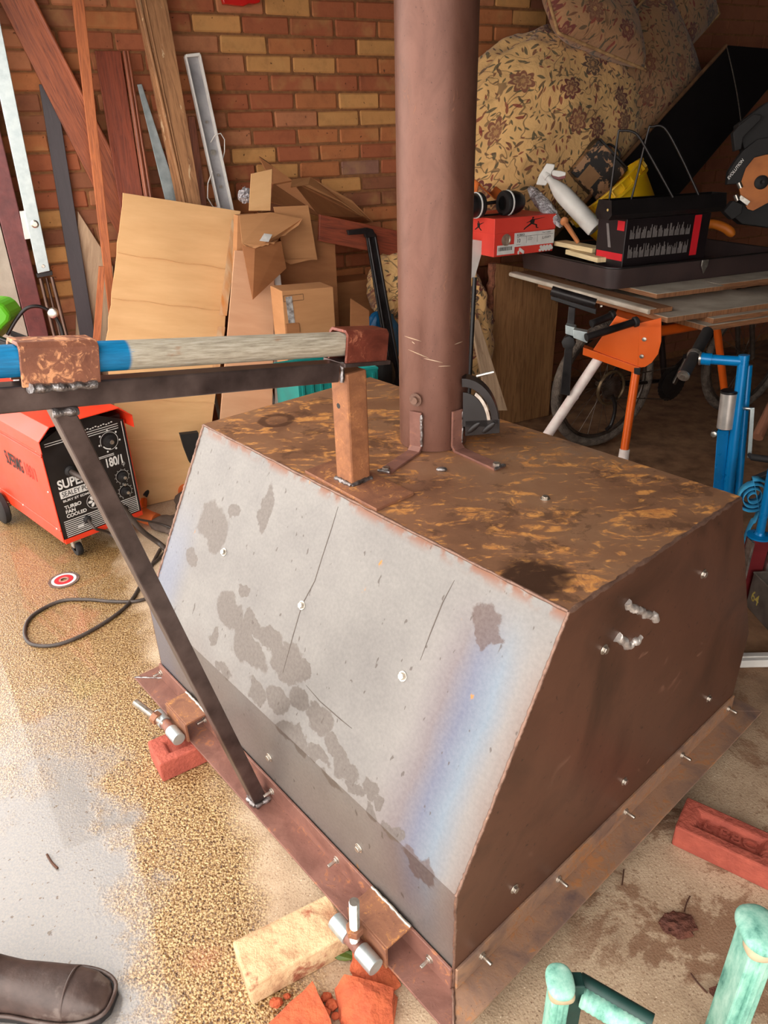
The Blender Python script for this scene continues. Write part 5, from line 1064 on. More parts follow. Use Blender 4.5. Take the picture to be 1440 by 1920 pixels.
MB().prism([so(*p) for p in [(1150, 604), (1240, 606), (1240, 614), (1150, 612)]], -sf*.3).build('beam_cap', MT['orange'], st, .001)
for px in ((1208, 636), (1203, 668)): MB().lathe(so(*px), sf, [(0, 0), (.009, 0), (.008, .006), (0, .007)], 12).build('bolt', MT['zinc'], st, 0, 30)
def toground(a, c): d = c-a; return a+d*((a.z-.004)/-d.z)
l0, l1 = so(1192, 700, -.02), so(1168, 862, .03); l2 = toground(l0, l1)
MB().cyl(l0, l2, .017).build('leg', MT['orange'], st, 0, 40)
tp = M('masking_tape', (232, 222, 214), (214, 190, 184), 20, .6, 0, .2, 60)
MB().cyl(so(1172, 838, .026), l2-(l2-l0).normalized()*-.0, .0205, .024).build('leg_tape', tp, st, 0, 40)
l0, l1 = so(1130, 662, -.02), so(1026, 815, .02); l2 = toground(l0, l1)
m = MB().cyl(l0, l2, .019); m.build('leg', MT['orange'], st, 0, 40); MB().tube([l0.lerp(l2, f) for f in (.02, .25, .26, .28, .6, .99)], [.0205, .0215, .0235, .0215, .022, .022], 14).build('leg_tape', tp, st, 0, 40)
q2, q3 = l0+WT*.75+WN*.1, V((l0.x+.9, l0.y+.55, .004)); MB().cyl(q2, q3, .017).build('leg', MT['orange'], st, 0, 40)
for (x0, y0, x1, y1, o0, o1) in ((1108, 618, 1196, 602, .12, .0), (1112, 606, 1150, 596, .0, -.06)):
    a_, c_ = so(x0, y0, o0), so(x1, y1, o1); MB().cyl(a_, c_, .0145).build('extension_tube', MT['blackmetal'], st, 0, 40); d = (a_-c_).normalized(); MB().cyl(a_, a_+d*.008, .0155).build('tube_cap', MT['rubber'], st, 0, 40)
    MB().lathe(c_+d*.004, d, [(.013, 0), (.020, 0), (.020, .012), (.015, .016)], 18).build('grommet', MT['rubber'], st, 0, 40)
MB().prism([so(*p, .07) for p in [(1064, 602), (1082, 607), (1082, 624), (1064, 618)]], -sf*.05).build('clamp_block', MT['galv'], st, .002)
MB().prism([so(*p, .10) for p in [(1080, 607), (1106, 612), (1106, 632), (1080, 622)]], -sf*.04).build('clamp_block', MT['galv'], st, .002)
MB().lathe(so(1070, 634, .05), sf, [(0, 0), (.026, 0), (.028, .008), (.026, .03), (.014, .036), (0, .036)], 8).build('clamp_knob', MT['rubber'], st, 0, 30)
MB().prism([so(*p, .03) for p in [(1068, 572), (1080, 575), (1069, 738), (1052, 735)]], -sf*.02).build('upright_bar', MT['blackmetal'], st, .002)
MB().cyl(so(1036, 542, .03), so(1118, 566, .03), .018).build('support_roller', MT['blackmetal'], st, 0, 40)
MB().prism([so(*p, .02) for p in [(1034, 553), (1118, 578), (1118, 588), (1034, 560)]], -sf*.03).build('roller_bracket', MT['black'], st, .002)
MB().lathe(so(1126, 571, .03), CR, [(0, 0), (.006, 0), (.006, .008), (0, .009)], 10).build('bolt', MT['zinc'], st, 0, 30)
# ------------------------------------------------------------------ bicycle in the shadow behind the stand
BO = 1.02; WR = .33; hub = pw(1128, 752, BO); hub = V((hub.x, hub.y, WR+.01)); bk = thing('bicycle', 'dark bicycle parked in the shadow behind the orange saw stand', 'bicycle', V((hub.x, hub.y, 0))+WT*.5)
tyre = M('dusty_tyre', (120, 106, 94), (70, 60, 54), 30, .9, 0, .8, 120, .01); steel = M('dark_bike_steel', (110, 100, 92), (70, 60, 54), 20, .35, .7, .02); frm = M('dark_bike_frame', (42, 32, 32), (30, 22, 22), 10, .35, .2, .02)
def wheel(c, lab=None):
    circ = lambda r_, o_=0, n=48: [c+WT*r_*math.cos(2*math.pi*k/n)+UP*r_*math.sin(2*math.pi*k/n)+WN*o_ for k in range(n)]
    wh = MB().tube(circ(WR-.024), .024, 10, True).build('wheel', tyre, bk, 0, 60); MB().tube(circ(WR-.055), .010, 8, True).build('rim', steel, wh, 0, 60)
    for k in range(24):
        a_ = 2*math.pi*k/24; d = WT*math.cos(a_)+UP*math.sin(a_); MB().cyl(c+WN*(.02 if k % 2 else -.02), c+d*(WR-.055), .0012, n=5).build('spoke', steel, wh)
    MB().cyl(c-WN*.045, c+WN*.045, .016).build('hub', steel, wh, 0, 40)
wheel(hub); fh = hub+WT*1.04; wheel(fh)
bbk = hub+WT*.43-UP*.045; seat = bbk-WT*.12+UP*.34; head = fh-WT*.15+UP*.36; hl_ = fh-WT*.10+UP*.32
for a_, c_, r_ in ((hub+WN*.03, bbk, .010), (hub-WN*.03, bbk, .010), (hub, seat, .009), (bbk, seat+UP*.06, .016), (bbk, hl_, .019), (seat, head, .017), (head, hl_, .018)): MB().cyl(a_, c_, r_, n=12).build('frame_tube', frm, bk, 0, 40)
for s_ in (-1, 1): MB().cyl(hl_+WN*s_*.045, fh+WN*s_*.05, .016, .012).build('fork_leg', steel, bk, 0, 40)
MB().cyl(head, head+UP*.05-WT*.02, .014).build('stem', frm, bk, 0, 40); MB().cyl(head+UP*.05-WN*.24, head+UP*.05+WN*.24, .012).build('handlebar', frm, bk, 0, 40)
MB().blob(seat+UP*.08, WT*.13, WN*.06, UP*.03, None, 20, 12).build('saddle', MT['rubber'], bk, 0, 60)
def cog(c, r_, o_, th, name, mat):
    n = 56; m = MB(); P = [c-WN*o_+WT*(r_+(.004 if k % 2 else 0))*math.cos(2*math.pi*k/n)+UP*(r_+(.004 if k % 2 else 0))*math.sin(2*math.pi*k/n) for k in range(n)]; m.prism(P, -WN*th); m.build(name, mat, bk)
MB().tube([hub-WN*.055+WT*.083*math.cos(2*math.pi*k/40)+UP*.083*math.sin(2*math.pi*k/40) for k in range(40)], .009, 6, True).build('brake_disc', M('dull_brass', (126, 104, 76), (84, 66, 48), 30, .4, .6), bk, 0, 60)
for i, r_ in enumerate((.058, .048, .038, .028)): cog(hub, r_, .06+.004*i, .002, 'sprocket', steel)
cog(bbk, .095, .05, .003, 'chainring', MT['blackmetal']); cog(bbk, .07, .055, .003, 'chainring', MT['blackmetal'])
for z_ in (1, -1): MB().cyl(hub-WN*.06+UP*z_*.05, bbk-WN*.055+UP*z_*.09, .003, n=6).build('chain_run', steel, bk)
MB().box(bbk-WN*.07+WT*.03+UP*.075, WT*.035+UP*.075, WN*.007, UP*.006-WT*.010).build('crank_arm', steel, bk, .003)
MB().box(bbk-WN*.12+WT*.065+UP*.15, WT*.05, WN*.04, UP*.010).build('pedal', MT['black'], bk, .003)
MB().tube(curve_pts([hub-WN*.065-UP*.03, hub-WN*.07-UP*.10+WT*.03, hub-WN*.07-UP*.19+WT*.02, hub-WN*.07-UP*.22-WT*.01], 5), .010, 8).build('derailleur', MT['blackmetal'], bk, 0, 60)
# ------------------------------------------------------------------ blue crank stand
bp = V((1.30, 2.46, 0)); bf = facing(bp); bo_ = lambda x_, y_, o_=0: pp(x_, y_, bp, bf)+bf*o_
bs = thing('crank_stand', 'bright blue tubular stand with silver cylinder and crank handle beside the fire box', 'stand', bp)
def down(a, c): return a+(c-a)*((a.z-.004)/(a.z-c.z))
top_ = bo_(1394, 672); low_ = bo_(1366, 920, .02)
MB().tube([top_+UP*.012, down(top_, low_)], .0185, 16).build('upright_tube', MT['blue'], bs, 0, 40)
t2 = bo_(1402, 690, -.04); l2_ = bo_(1384, 920, .0); MB().tube([t2, down(t2, l2_)], .014, 14).build('upright_tube', MT['blue'], bs, 0, 40)
MB().cyl(bo_(1322, 673), bo_(1398, 678), .0175).build('top_arm', MT['blue'], bs, 0, 40)
MB().cyl(bo_(1314, 672), bo_(1334, 674), .0215).build('arm_collar', MT['blue'], bs, 0, 40); MB().cyl(bo_(1311, 672), bo_(1315, 672), .0235).build('collar_ring', MT['zinc'], bs, 0, 40)
r0, r1 = bo_(1286, 695, .06), bo_(1318, 640, -.16); MB().cyl(r0, r1, .021).build('roller', MT['rubber'], bs, 0, 40); MB().lathe(r0, (r0-r1), [(0, 0), (.022, 0), (.022, .006), (.012, .007), (.010, .012), (0, .012)], 18).build('roller_cap', MT['zinc'], bs, 0, 35)
MB().lathe(r0.lerp(r1, .42), (r1-r0), [(.02, 0), (.026, 0), (.026, .012), (.02, .012)], 18).build('roller_band', MT['zinc'], bs, 0, 40)
c0 = bo_(1360, 800, .01); c1 = bo_(1368, 735, .01); MB().cyl(c0, c1, .029, n=24).build('silver_cylinder', M('brushed_aluminium', (214, 206, 200), (186, 178, 172), 20, .35, .6, .05), bs, 0, 40); MB().lathe(c1, (c1-c0), [(0, 0), (.030, 0), (.030, .008), (.027, .010), (0, .008)], 24).build('cylinder_cap', MT['black'], bs, 0, 40)
x0 = bo_(1357, 804, .0); x1 = down(x0, bo_(1348, 920, .0)); MB().box((x0+x1)/2, (x1-x0)/2, CR*.022, bf*.022).build('square_column', MT['blue'], bs, .003)
MB().lathe(bo_(1340, 808, .02), bf, [(0, 0), (.011, 0), (.011, .02), (.006, .022), (0, .022)], 8).build('adjuster_bolt', MT['zinc'], bs, 0, 30)
k0, k1, k2 = bo_(1390, 765), bo_(1412, 764, .02), bo_(1406, 850, .05); MB().cyl(k0, k1, .006).build('crank_axle', MT['zinc'], bs); MB().prism([bo_(*p, .03) for p in [(1408, 760), (1416, 759), (1410, 852), (1402, 852)]], bf*.006).build('crank_arm', MT['galv'], bs, .001)
MB().tube([bo_(1406, 845, .04), bo_(1412, 846, .06), bo_(1470, 850, .08)], [.007, .012, .014], 12).build('crank_handle', MT['rubber'], bs, 0, 40)
MB().box(V((bp.x, bp.y, .012)), CR*.16, V((0, .03, 0)), UP*.010).build('foot_bar', MT['blue'], bs, .002)
# second blue leg with base plate, blue strap roll, maroon block
bq = V((1.285, 2.14, 0)); bqf = facing(bq); bw2 = lambda x_, y_, o_=0: pp(x_, y_, bq, bqf)+bqf*o_
b2 = thing('blue_leg_stand', 'blue tube leg with round flange on a maroon block at the right edge', 'stand', V((bw2(1425, 1050).x, bq.y, 0)))
MB().tube([bw2(1448, 880), bw2(1424, 1004)], .014, 14).build('leg', MT['blue'], b2, 0, 40); pf = bw2(1424, 1004)
MB().lathe(pf, UP, [(0, -.004), (.040, -.004), (.040, .002), (.018, .006), (.015, .014), (0, .014)], 24).build('flange', MT['blue'], b2, 0, 30)
MB().box(V((pf.x+.004, pf.y+.01, pf.z/2-.004)), V((.028, 0, 0)), V((0, .028, 0)), UP*(pf.z/2-.006)).build('block', M('maroon_plastic', (116, 32, 36), (92, 24, 28), 12, .4), b2, .003)
for s_ in (-1, 1): MB().box(V((pf.x+.004+s_*.034, pf.y-.01, pf.z/2-.004)), V((.004, 0, 0)), V((0, .02, 0)), UP*(pf.z/2-.008)).build('side_strap', MT['zinc'], b2, .001)
sc_ = bw2(1408, 942, -.06); sm_ = M('light_blue_webbing', (66, 170, 214), (40, 140, 190), 30, .7, 0, .3, 200)
sr = thing('strap_roll', 'rolled light blue webbing strap beside the blue leg', 'strap', V((sc_.x, sc_.y, .0)))
P = [sc_+(CR*math.cos(a_*.35)+UP*math.sin(a_*.35))*(.012+.0009*a_) for a_ in range(60)]+curve_pts([sc_+CR*.03-UP*.05, bw2(1412, 985, -.05), bw2(1400, 1002, -.05), V((sc_.x-.02, sc_.y, .01))], 6)
o = ribbon(P, V((.3, 1, 0)).normalized()*.02).build('webbing', sm_, sr, 0, 70); o.modifiers.new('thick', 'SOLIDIFY').thickness = .002
MB().box(bw2(1440, 912, -.12), CR*.06+UP*.03, V((0, .012, 0)), UP*.012).build('buckle', MT['black'], sr, .002)
# grey ammunition-style tin with chalked number
m1, m2 = pz(1398, 1136), pz(1446, 1190); mx = (m2-m1).normalized(); my = UP.cross(mx).normalized(); mL = .24; mh = pp(1408, 1072, m1, facing(m1)).z
mt = thing('steel_tin', 'grey steel tin with the number 64 in yellow at the right edge', 'tin', m1+mx*mL/2+my*.05)
sg_ = M('scuffed_grey_steel', (128, 116, 108), (92, 82, 76), 16, .5, .4, .1)
for q_, tv in (([m1, m1+mx*mL], my*.003), ([m1+my*.11, m1+mx*mL+my*.11], my*.003), ([m1, m1+my*.11], mx*.003), ([m1+mx*mL, m1+mx*mL+my*.11], mx*-.003)): MB().slab([q_[0]+UP*.003, q_[1]+UP*.003, q_[1]+UP*mh, q_[0]+UP*mh], tv).build('wall', sg_, mt)
MB().slab([m1+UP*.002, m1+mx*mL+UP*.002, m1+mx*mL+my*.11+UP*.002, m1+my*.11+UP*.002], UP*.003).build('bottom', sg_, mt)
MB().tube([m1+UP*mh, m1+mx*mL+UP*mh, m1+mx*mL+my*.11+UP*mh, m1+my*.11+UP*mh], .003, 6, True).build('rolled_rim', sg_, mt)
text('64', m1+mx*.018+UP*mh*.30, mx, UP, .04, .01, max_w=.045).build('number', M('yellow_chalk', (196, 176, 90), (170, 148, 70), 40, .9), mt)
w0, w1 = pz(1384, 1238, .016), pz(1470, 1236, .016); wr_ = thing('aluminium_rail', 'white aluminium rail lying on the floor behind the fire box corner', 'rail', (w0+w1)/2-UP*.016)
dw = (w1-w0).normalized(); MB().box(w0+dw*.35, dw*.35, UP.cross(dw)*.02, UP*.014).build('rail', MT['white'], wr_, .002); MB().box(w0+dw*.35+UP*.015, dw*.35, UP.cross(dw)*.004, UP*.002).build('rib', MT['white'], wr_)
wl0 = pz(1420, 826, .02); wd2 = (V((.12, .06, .30))).normalized(); solo(MB().cyl(pd(1420, 820, 2.9), pd(1480, 690, 3.0), .022, .018), 'timber_pole', wood('pale_pole', (140, 92, 70), (110, 70, 52)), 'pale timber pole end in the shadow at the right edge', 'pole', smooth=40)
# pale board and a white-bladed tool right of the flue
solo(MB().slab([pw(884, 606, .80), pw(898, 600, .80), pw(952, 770, .90), pw(918, 770, .90)], WN*.02), 'pale_board', WDS['beige'], 'pale board leaning just right of the flue pipe below the bedding', 'board', None, .002)
t_ = thing('white_handled_tool', 'white and black handled tool standing right of the flue pipe under the shoe box', 'tool', V((pw(888, 640, .84).x, pw(888, 640, .84).y, 0)))
p0, p1, p2 = pw(897, 446, .78), pw(890, 520, .82), pw(884, 640, .86); p3 = p2+(p2-p1)*((p2.z-.004)/(p1.z-p2.z))
MB().prism([pw(x_, y_, .78) for x_, y_ in [(880, 448), (906, 452), (905, 470), (890, 522), (880, 522)]], WN*.012).build('blade', MT['white'], t_, .002); MB().tube([p1, p2, p3], .011, 10).build('shaft', MT['black'], t_, 0, 50)
# ------------------------------------------------------------------ clutter left of the flue
solo(MB().blob(wp(1.49, .66, .48), WT*.08, WN*.08, UP*.12, lambda d: 1+.2*noise.noise(d*2.5), 24, 16), 'black_bag', MT['rubber'], 'dark bag slumped right of the taped carton', 'bag', smooth=60)
t_ = pw(655, 560, .72)
_s = [pw(658, 560, .74), pw(692, 582, .74), pw(690, 640, .74), pw(640, 640, .74)]; _s[2].z = _s[3].z = .004
solo(MB().slab(_s, WN*.006), 'cardboard_scrap', CB['dark'], 'small cardboard scrap beside the blue bag', 'cardboard')
tarp = M('blue_plastic_sheet', (0, 96, 148), (0, 78, 124), 10, .35, 0, .4, 40, .01)
solo(MB().blob(pw(716, 640, .40), WT*.10, WN*.06, UP*.16, lambda d: 1+.15*noise.noise(d*3), 28, 18), 'blue_bag', tarp, 'blue plastic bag beside the black steel leg', 'bag', smooth=60)
ca = [pw(558, 716, 1.08), pw(706, 690, 1.08)]; ct = thing('plastic_crate', 'teal plastic crate on the floor behind the fire box', 'crate', V(((ca[0].x+ca[1].x)/2, (ca[0].y+ca[1].y)/2, 0)))
zc = (ca[0].z+ca[1].z)/2; x0 = V((ca[0].x, ca[0].y, 0)); xd = V((ca[1].x-ca[0].x, ca[1].y-ca[0].y, 0)); cl_ = xd.length; xd.normalize(); yd = UP.cross(xd)
for q_, l_, d_ in ((x0, cl_, xd), (x0+yd*.28, cl_, xd), (x0, .28, yd), (x0+xd*cl_, .28, yd)):
    MB().slab([q_+UP*.004, q_+d_*l_+UP*.004, q_+d_*l_+UP*zc, q_+UP*zc], d_.cross(UP)*.006).build('wall', MT['teal'], ct)
for k in range(9): MB().box(x0+xd*(cl_*(k+.5)/9)-yd*.006+UP*zc/2, xd*.005, yd*.005, UP*zc/2*.96).build('rib', MT['teal'], ct)
MB().tube([x0+UP*zc, x0+xd*cl_+UP*zc, x0+xd*cl_+yd*.28+UP*zc, x0+yd*.28+UP*zc], .009, 8, True).build('rim', MT['teal'], ct)
rp = MB(); P_ = [(414, -14), (490, -14), (488, 4), (478, 7), (468, 6), (458, 11), (444, 10), (432, 8), (420, 7)]
o = solo(rp.prism([pw(x_, y_, .05) for x_, y_ in P_], WN*.035), 'red_tray', M('red_plastic', (206, 32, 26), (186, 22, 20), 10, .3), 'red plastic tray hung high on the brick wall at the top edge', 'tray', None, .004)
solo(MB().blob(pw(460, 366, .30), WT*.035, WN*.03, UP*.03, lambda d: 1+.45*noise.noise(d*4), 16, 12), 'crumpled_plastic', cl, 'ball of crumpled clear plastic on the cartons under the brick wall', 'plastic')
solo(MB().prism([pw(x_, y_, .62) for x_, y_ in [(338, 815), (372, 811), (374, 870), (356, 868), (346, 842)]], WN*.03), 'black_cloth', MT['rubber'], 'black cloth corner showing at the left back of the fire box', 'cloth')
# ------------------------------------------------------------------ bricks on the floor
def frog_brick(name, label, c, a_, mat, frog=True, letters=None, L=.215, Wd=.1025, H=.065, group='loose bricks around the fire box'):
    ex = V((math.cos(a_), math.sin(a_), 0)); ey = V((-math.sin(a_), math.cos(a_), 0)); o_ = c
    t_ = thing(name, label, 'brick', c+ex*L/2+ey*Wd/2, group)
    g = lambda x_, y_, z_: o_+ex*x_+ey*y_+UP*z_
    m = MB(); i0, j0 = .035, .026
    out = [(0, 0), (L, 0), (L, Wd), (0, Wd)]; inn = [(i0, j0), (L-i0, j0), (L-i0, Wd-j0), (i0, Wd-j0)]; bot = [(i0+.008, j0+.008), (L-i0-.008, j0+.008), (L-i0-.008, Wd-j0-.008), (i0+.008, Wd-j0-.008)]
    vs = [g(x_, y_, 0) for x_, y_ in out]+[g(x_, y_, H) for x_, y_ in out]
    if frog:
        vs += [g(x_, y_, H) for x_, y_ in inn]+[g(x_, y_, H-.014) for x_, y_ in bot]
        fs = [[3, 2, 1, 0]]+[[i, (i+1) % 4, 4+(i+1) % 4, 4+i] for i in range(4)]+[[4+i, 4+(i+1) % 4, 8+(i+1) % 4, 8+i] for i in range(4)]+[[8+i, 8+(i+1) % 4, 12+(i+1) % 4, 12+i] for i in range(4)]+[[12, 13, 14, 15]]
    else: fs = [[3, 2, 1, 0], [4, 5, 6, 7]]+[[i, (i+1) % 4, 4+(i+1) % 4, 4+i] for i in range(4)]
    m.add(vs, fs); m.build('clay', mat, t_, .005)
    if letters:
        o = text(letters, g(i0+.016, j0+.013, H-.014), ex, ey, .026, .01, max_w=.115, depth=.002, ext=.004).build('stamped_letters', mat, t_)
    return t_
frog_brick('house_brick', 'red frogged brick with stamped letters at the right of the fire box', V((.6586, 1.1501, 0)), -.6292, MT['brickclay'], letters='L BBC')
t = NT('yellow_stock_brick'); co = t.coord('Object'); n = t.noise(co, 14, 7, .65); n2 = t.noise(co, 70, 4, .6)
ybm = t.done(t.mix(t.step(t.noise(co, 12, 6, .65), .54, .64), t.ramp(n, [(.3, (164, 116, 84)), (.5, (204, 172, 132)), (.75, (220, 194, 154))]), (158, 96, 70)), .9, 0, t.bump(t.math('ADD', n, n2), .8, .006))
frog_brick('house_brick', 'pale yellow mortar-crusted brick beside the near hinge', V((-.284, .8144, 0)), .4793, ybm, False)
lb = pz(306, 1468); lb2 = pz(384, 1432); la = math.atan2(lb2.y-lb.y, lb2.x-lb.x)
frog_brick('house_brick', 'red frogged brick under the far hinge of the fire box', lb, la, MT['brickclay'])
sh = M('orange_brick_core', (196, 98, 60), (168, 76, 46), 26, .9, 0, .8, 60, .008)
def rock(name, label, pts, hs, seed, cat='brick piece', group='broken pieces of orange brick'):
    bm = bmesh.new(); r2 = random.Random(seed); V0 = []
    for (x_, y_), h_ in zip(pts, hs):
        p = pz(x_, y_); bm.verts.new(p+UP*.001); q_ = p+UP*h_; bm.verts.new(q_+V((r2.uniform(-1, 1), r2.uniform(-1, 1), 0))*.006)
    bmesh.ops.convex_hull(bm, input=bm.verts[:]); bmesh.ops.triangulate(bm, faces=bm.faces[:]); bmesh.ops.subdivide_edges(bm, edges=bm.edges[:], cuts=3, use_grid_fill=True)
    for v in bm.verts:
        if v.co.z > .004: v.co += V((noise.noise(v.co*45), noise.noise(v.co*45+V((9, 0, 0))), noise.noise(v.co*45+V((0, 9, 0)))))*.005
    m = MB(); bm.verts.ensure_lookup_table(); m.add([v.co.copy() for v in bm.verts], [[v.index for v in f.verts] for f in bm.faces]) if not bm.verts.index_update() else None; bm.free()
    return solo(m, name, sh, label, cat, group, smooth=28)
rock('broken_brick', 'wedge of broken orange brick against the skirt by the near hinge', [(662, 1845), (735, 1862), (752, 1850), (705, 1800), (668, 1805)], [.035, .012, .01, .05, .055], 1)
rock('broken_brick', 'large ragged lump of orange brick at the bottom edge, left', [(500, 1935), (560, 1900), (585, 1868), (612, 1915), (625, 1960), (510, 1975)], [.02, .035, .05, .045, .04, .03], 2)
rock('broken_brick', 'lump of orange brick at the bottom edge, right beside the skirt', [(632, 1868), (650, 1855), (700, 1890), (745, 1880), (738, 1925), (690, 1955), (640, 1925)], [.03, .05, .055, .045, .04, .045, .03], 3)
for i, (x_, y_, s_) in enumerate([(518, 1880, .014), (538, 1868, .008), (612, 1870, .012), (622, 1885, .015), (605, 1898, .016), (640, 1935, .012), (630, 1905, .01)]):
    c_ = pz(x_, y_, s_*.5); solo(MB().blob(c_, V((s_, 0, 0)), V((0, s_*.7, 0)), UP*s_*.6, lambda d: 1+.35*noise.noise(d*2+V((i, 0, 0))), 9, 6), 'brick_crumb', sh, ['orange brick sliver just below the yellow brick', 'tiny orange crumb right of the sliver below the yellow brick', 'small orange crumb above the gap between the two big lumps', 'orange crumb left of the right-hand lump', 'largest orange crumb in the gap between the two big lumps', 'orange crumb at the foot of the right-hand lump', 'smallest orange crumb in the gap between the two big lumps'][i], 'brick crumb', 'orange brick crumbs')
lf = pz(648, 1790, .012); solo(MB().prism([lf+V((math.cos(a_)*.03, math.sin(a_)*.011, .004*math.cos(2*a_))) for a_ in [k*math.pi/6 for k in range(12)]], UP*.0012), 'green_leaf', M('leaf_green', (96, 116, 44), (70, 92, 30), 30, .5), 'small green leaf under the near hinge', 'leaf')
mud = M('mud', (112, 66, 50), (82, 46, 36), 26, .9, 0, .9, 60, .01)
for i, (x_, y_, s_, lab) in enumerate([(1272, 1735, .035, 'clod of red-brown mud on the concrete below the right brick'), (1366, 1872, .032, 'clod of red-brown mud beside the green stool')]):
    c_ = pz(x_, y_, .006); solo(MB().blob(c_, V((s_, 0, 0)), V((0, s_*.8, 0)), UP*.011, lambda d: 1+.4*noise.noise(d*2.5+V((i*4, 0, 0))), 20, 12), 'mud_clod', mud, lab, 'mud')
tw = M('twig', (92, 58, 42), (70, 42, 30), 30, .8)
for P_, lab in (([(1283, 1709), (1288, 1692), (1294, 1680)], 'thin dark twig on the concrete above the mud clod'), ([(1295, 1825), (1310, 1845), (1326, 1862)], 'thin dark twig pointing at the lower mud clod'), ([(88, 1602), (98, 1618), (108, 1628)], 'short dark twig lying in the puddle'), ([(1170, 1630), (1168, 1646), (1166, 1660)], 'short dark twig near the skirt on the right floor')):
    solo(MB().tube(curve_pts([pz(x_, y_, .003) for x_, y_ in P_], 5), .0016 if P_[0][0] > 200 else .003, 6), 'twig', tw, lab, 'twig', 'twigs on the floor')
# ------------------------------------------------------------------ leather boot stepping in from the left
lea = NT('worn_brown_leather'); t = lea; co = t.coord('Object'); n = t.noise(co, 22, 7, .65); dust = t.step(t.noise(co, 14, 5, .6), .56, .66)
lea = t.done(t.mix(t.math('MULTIPLY', dust, .35), t.ramp(n, [(.3, (58, 44, 40)), (.7, (86, 68, 62))]), (140, 126, 118)), .42, 0, t.bump(t.noise(co, 60, 5), .35, .003))
toe = pz(212, 1886, 0); bd_ = V((-1.0, .10, 0)).normalized(); bs_ = V((-bd_.y, bd_.x, 0)); L_ = .31
boot = thing('work_boot', 'worn dark brown leather boot in the puddle at the lower left', 'boot', toe+bd_*.15)
prof = [(0, .012, .020, .012), (.012, .030, .045, .02), (.04, .043, .062, .03), (.08, .049, .072, .036), (.13, .047, .080, .042), (.18, .042, .092, .05), (.215, .042, .105, .052), (.25, .040, .125, .05), (.29, .036, .14, .045), (.312, .022, .145, .04)]
m = MB(); N = 20; vs = []
for x_, w_, h_, _ in prof:
    for k in range(N):
        a_ = math.pi*k/(N-1); vs.append(toe+bd_*x_+bs_*(w_*math.copysign(abs(math.cos(a_))**.75, math.cos(a_)))+UP*(.024+(h_-.024)*abs(math.sin(a_))**.8))
m.add(vs, [[i*N+k, i*N+k+1, (i+1)*N+k+1, (i+1)*N+k] for i in range(len(prof)-1) for k in range(N-1)]+[list(range(N)), [(len(prof)-1)*N+k for k in range(N)]]+[[i*N, (i+1)*N, (i+1)*N+N-1, i*N+N-1] for i in range(len(prof)-1)])
m.build('upper', lea, boot, 0, 60)
sol = [(x_, w_+.006) for x_, w_, h_, _ in prof]; sp_ = [toe+bd_*(x_-.005)+bs_*w_ for x_, w_ in sol]+[toe+bd_*(x_-.005)-bs_*w_ for x_, w_ in sol[::-1]]
MB().prism([p+UP*.002 for p in sp_], UP*.022).build('sole', MT['rubber'], boot, .004)
wel = [toe+bd_*(x_-.003)+bs_*w_*.985+UP*.026 for x_, w_ in sol[::-1]]+[toe+bd_*(x_-.003)-bs_*w_*.985+UP*.026 for x_, w_ in sol]
MB().tube(curve_pts(wel, 3), .004, 7).build('welt', lea, boot, 0, 60)
cr_ = [toe+bd_*.075+bs_*.047*math.cos(a_)+UP*(.026+.050*abs(math.sin(a_))**.8) for a_ in [math.pi*k/14 for k in range(15)]]; MB().tube(cr_, .0022, 6).build('toe_cap_seam', lea, boot, 0, 60)
MB().lathe(toe+bd_*.262+UP*.10, UP+bd_*.35, [(.05, 0), (.052, .05), (.050, .12), (.052, .16), (.046, .16), (.044, .02)], 24).build('shaft', lea, boot, 0, 50)
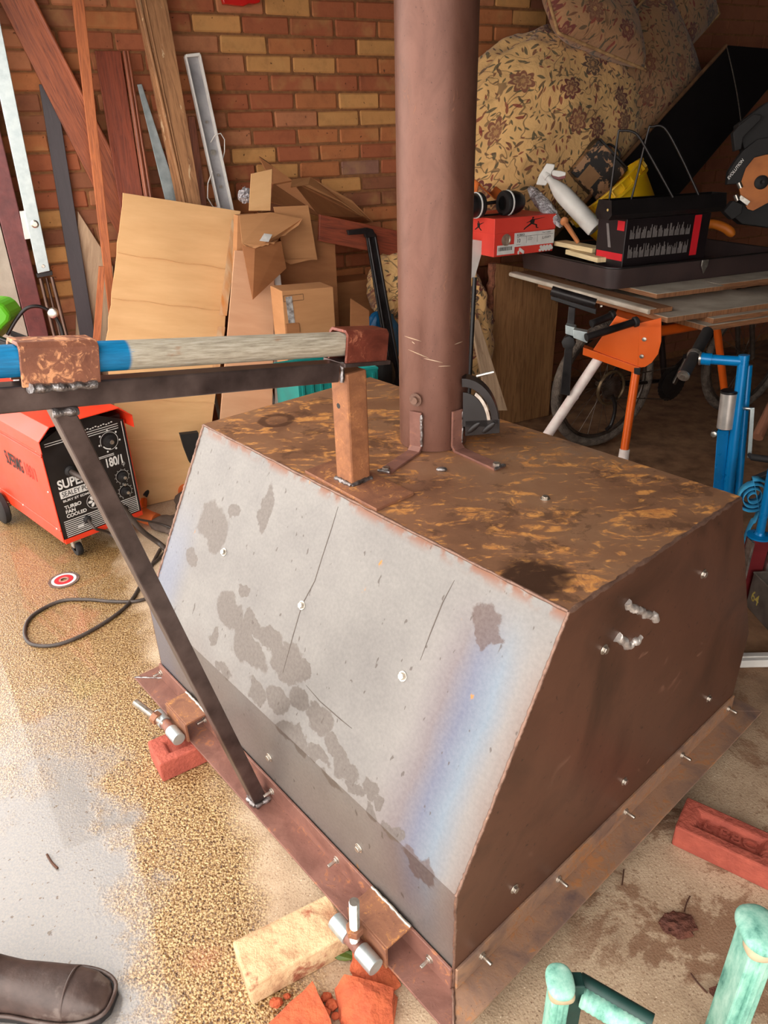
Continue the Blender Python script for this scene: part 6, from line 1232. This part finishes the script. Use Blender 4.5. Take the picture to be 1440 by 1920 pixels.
# ------------------------------------------------------------------ weathered green plastic stool in the near right corner
t = NT('sun_bleached_green_plastic'); co = t.coord('Object'); n = t.noise(t.coord('Object', (1, 1, .35)), 34, 7, .7); gp = t.done(t.ramp(n, [(.3, (62, 122, 110)), (.48, (128, 184, 166)), (.7, (178, 216, 200))]), .55, 0, t.bump(n, .15, .003))
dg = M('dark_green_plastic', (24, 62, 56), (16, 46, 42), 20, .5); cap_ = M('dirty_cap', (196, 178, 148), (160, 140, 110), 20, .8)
s1_, s2_ = pz(1050, 1842, .30), pz(1424, 1745, .36); sto = thing('plastic_stool', 'weathered green plastic stool with ribbed rail in the near right corner', 'stool', V(((s1_.x+s2_.x)/2, (s1_.y+s2_.y)/2, 0)))
for s_, w_ in ((s1_, .0145), (s2_, .0215)):
    xl = CR*1.0; xl.z = 0; xl.normalize(); yl = UP.cross(xl)
    MB().box(V((s_.x, s_.y, s_.z/2)), xl*w_, yl*w_*1.2, UP*(s_.z/2-.002)).build('leg', gp, sto, .003)
    MB().box(V((s_.x, s_.y, s_.z/2))-yl*w_*1.3, xl*w_*.3, yl*w_*.25, UP*(s_.z/2-.02)).build('leg_rib', gp, sto, .002)
    cc2 = V((s_.x, s_.y, s_.z)); MB().blob(cc2+UP*.002, xl*w_*1.55, yl*w_*2.0, UP*w_*.7, None, 28, 16, .8).build('leg_cap', gp, sto, 0, 60)
    MB().blob(cc2-yl*w_*1.0-UP*w_*.45, xl*w_*1.45, yl*w_*1.0, UP*w_*.62, None, 24, 14, .7).build('worn_cap_face', cap_, sto, 0, 60)
a_ = s1_-UP*.035+CR*.02; r0_ = pz(1092, 1868, .25); r1_ = pz(1230, 1950, .25)
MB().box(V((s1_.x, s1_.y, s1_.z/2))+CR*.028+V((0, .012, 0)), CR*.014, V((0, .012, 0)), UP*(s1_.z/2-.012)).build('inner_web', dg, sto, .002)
n = 26; MB().tube([r0_.lerp(r1_, k/n) for k in range(n+1)], [.017+(.0012 if k % 2 else 0) for k in range(n+1)], 16).build('ribbed_rail', gp, sto, 0, 25)
MB().tube([r0_+V((0, .02, .008)), r1_+V((0, .02, .008))], .014, 12).build('rail_shade_tube', dg, sto, 0, 40)  # dark green tube standing in for the shade behind the rail
MB().box((s1_+s2_)/2-UP*.20-V((0, .25, 0)), CR*.17, V((0, .12, 0)), UP*.012).build('seat', gp, sto, .006)
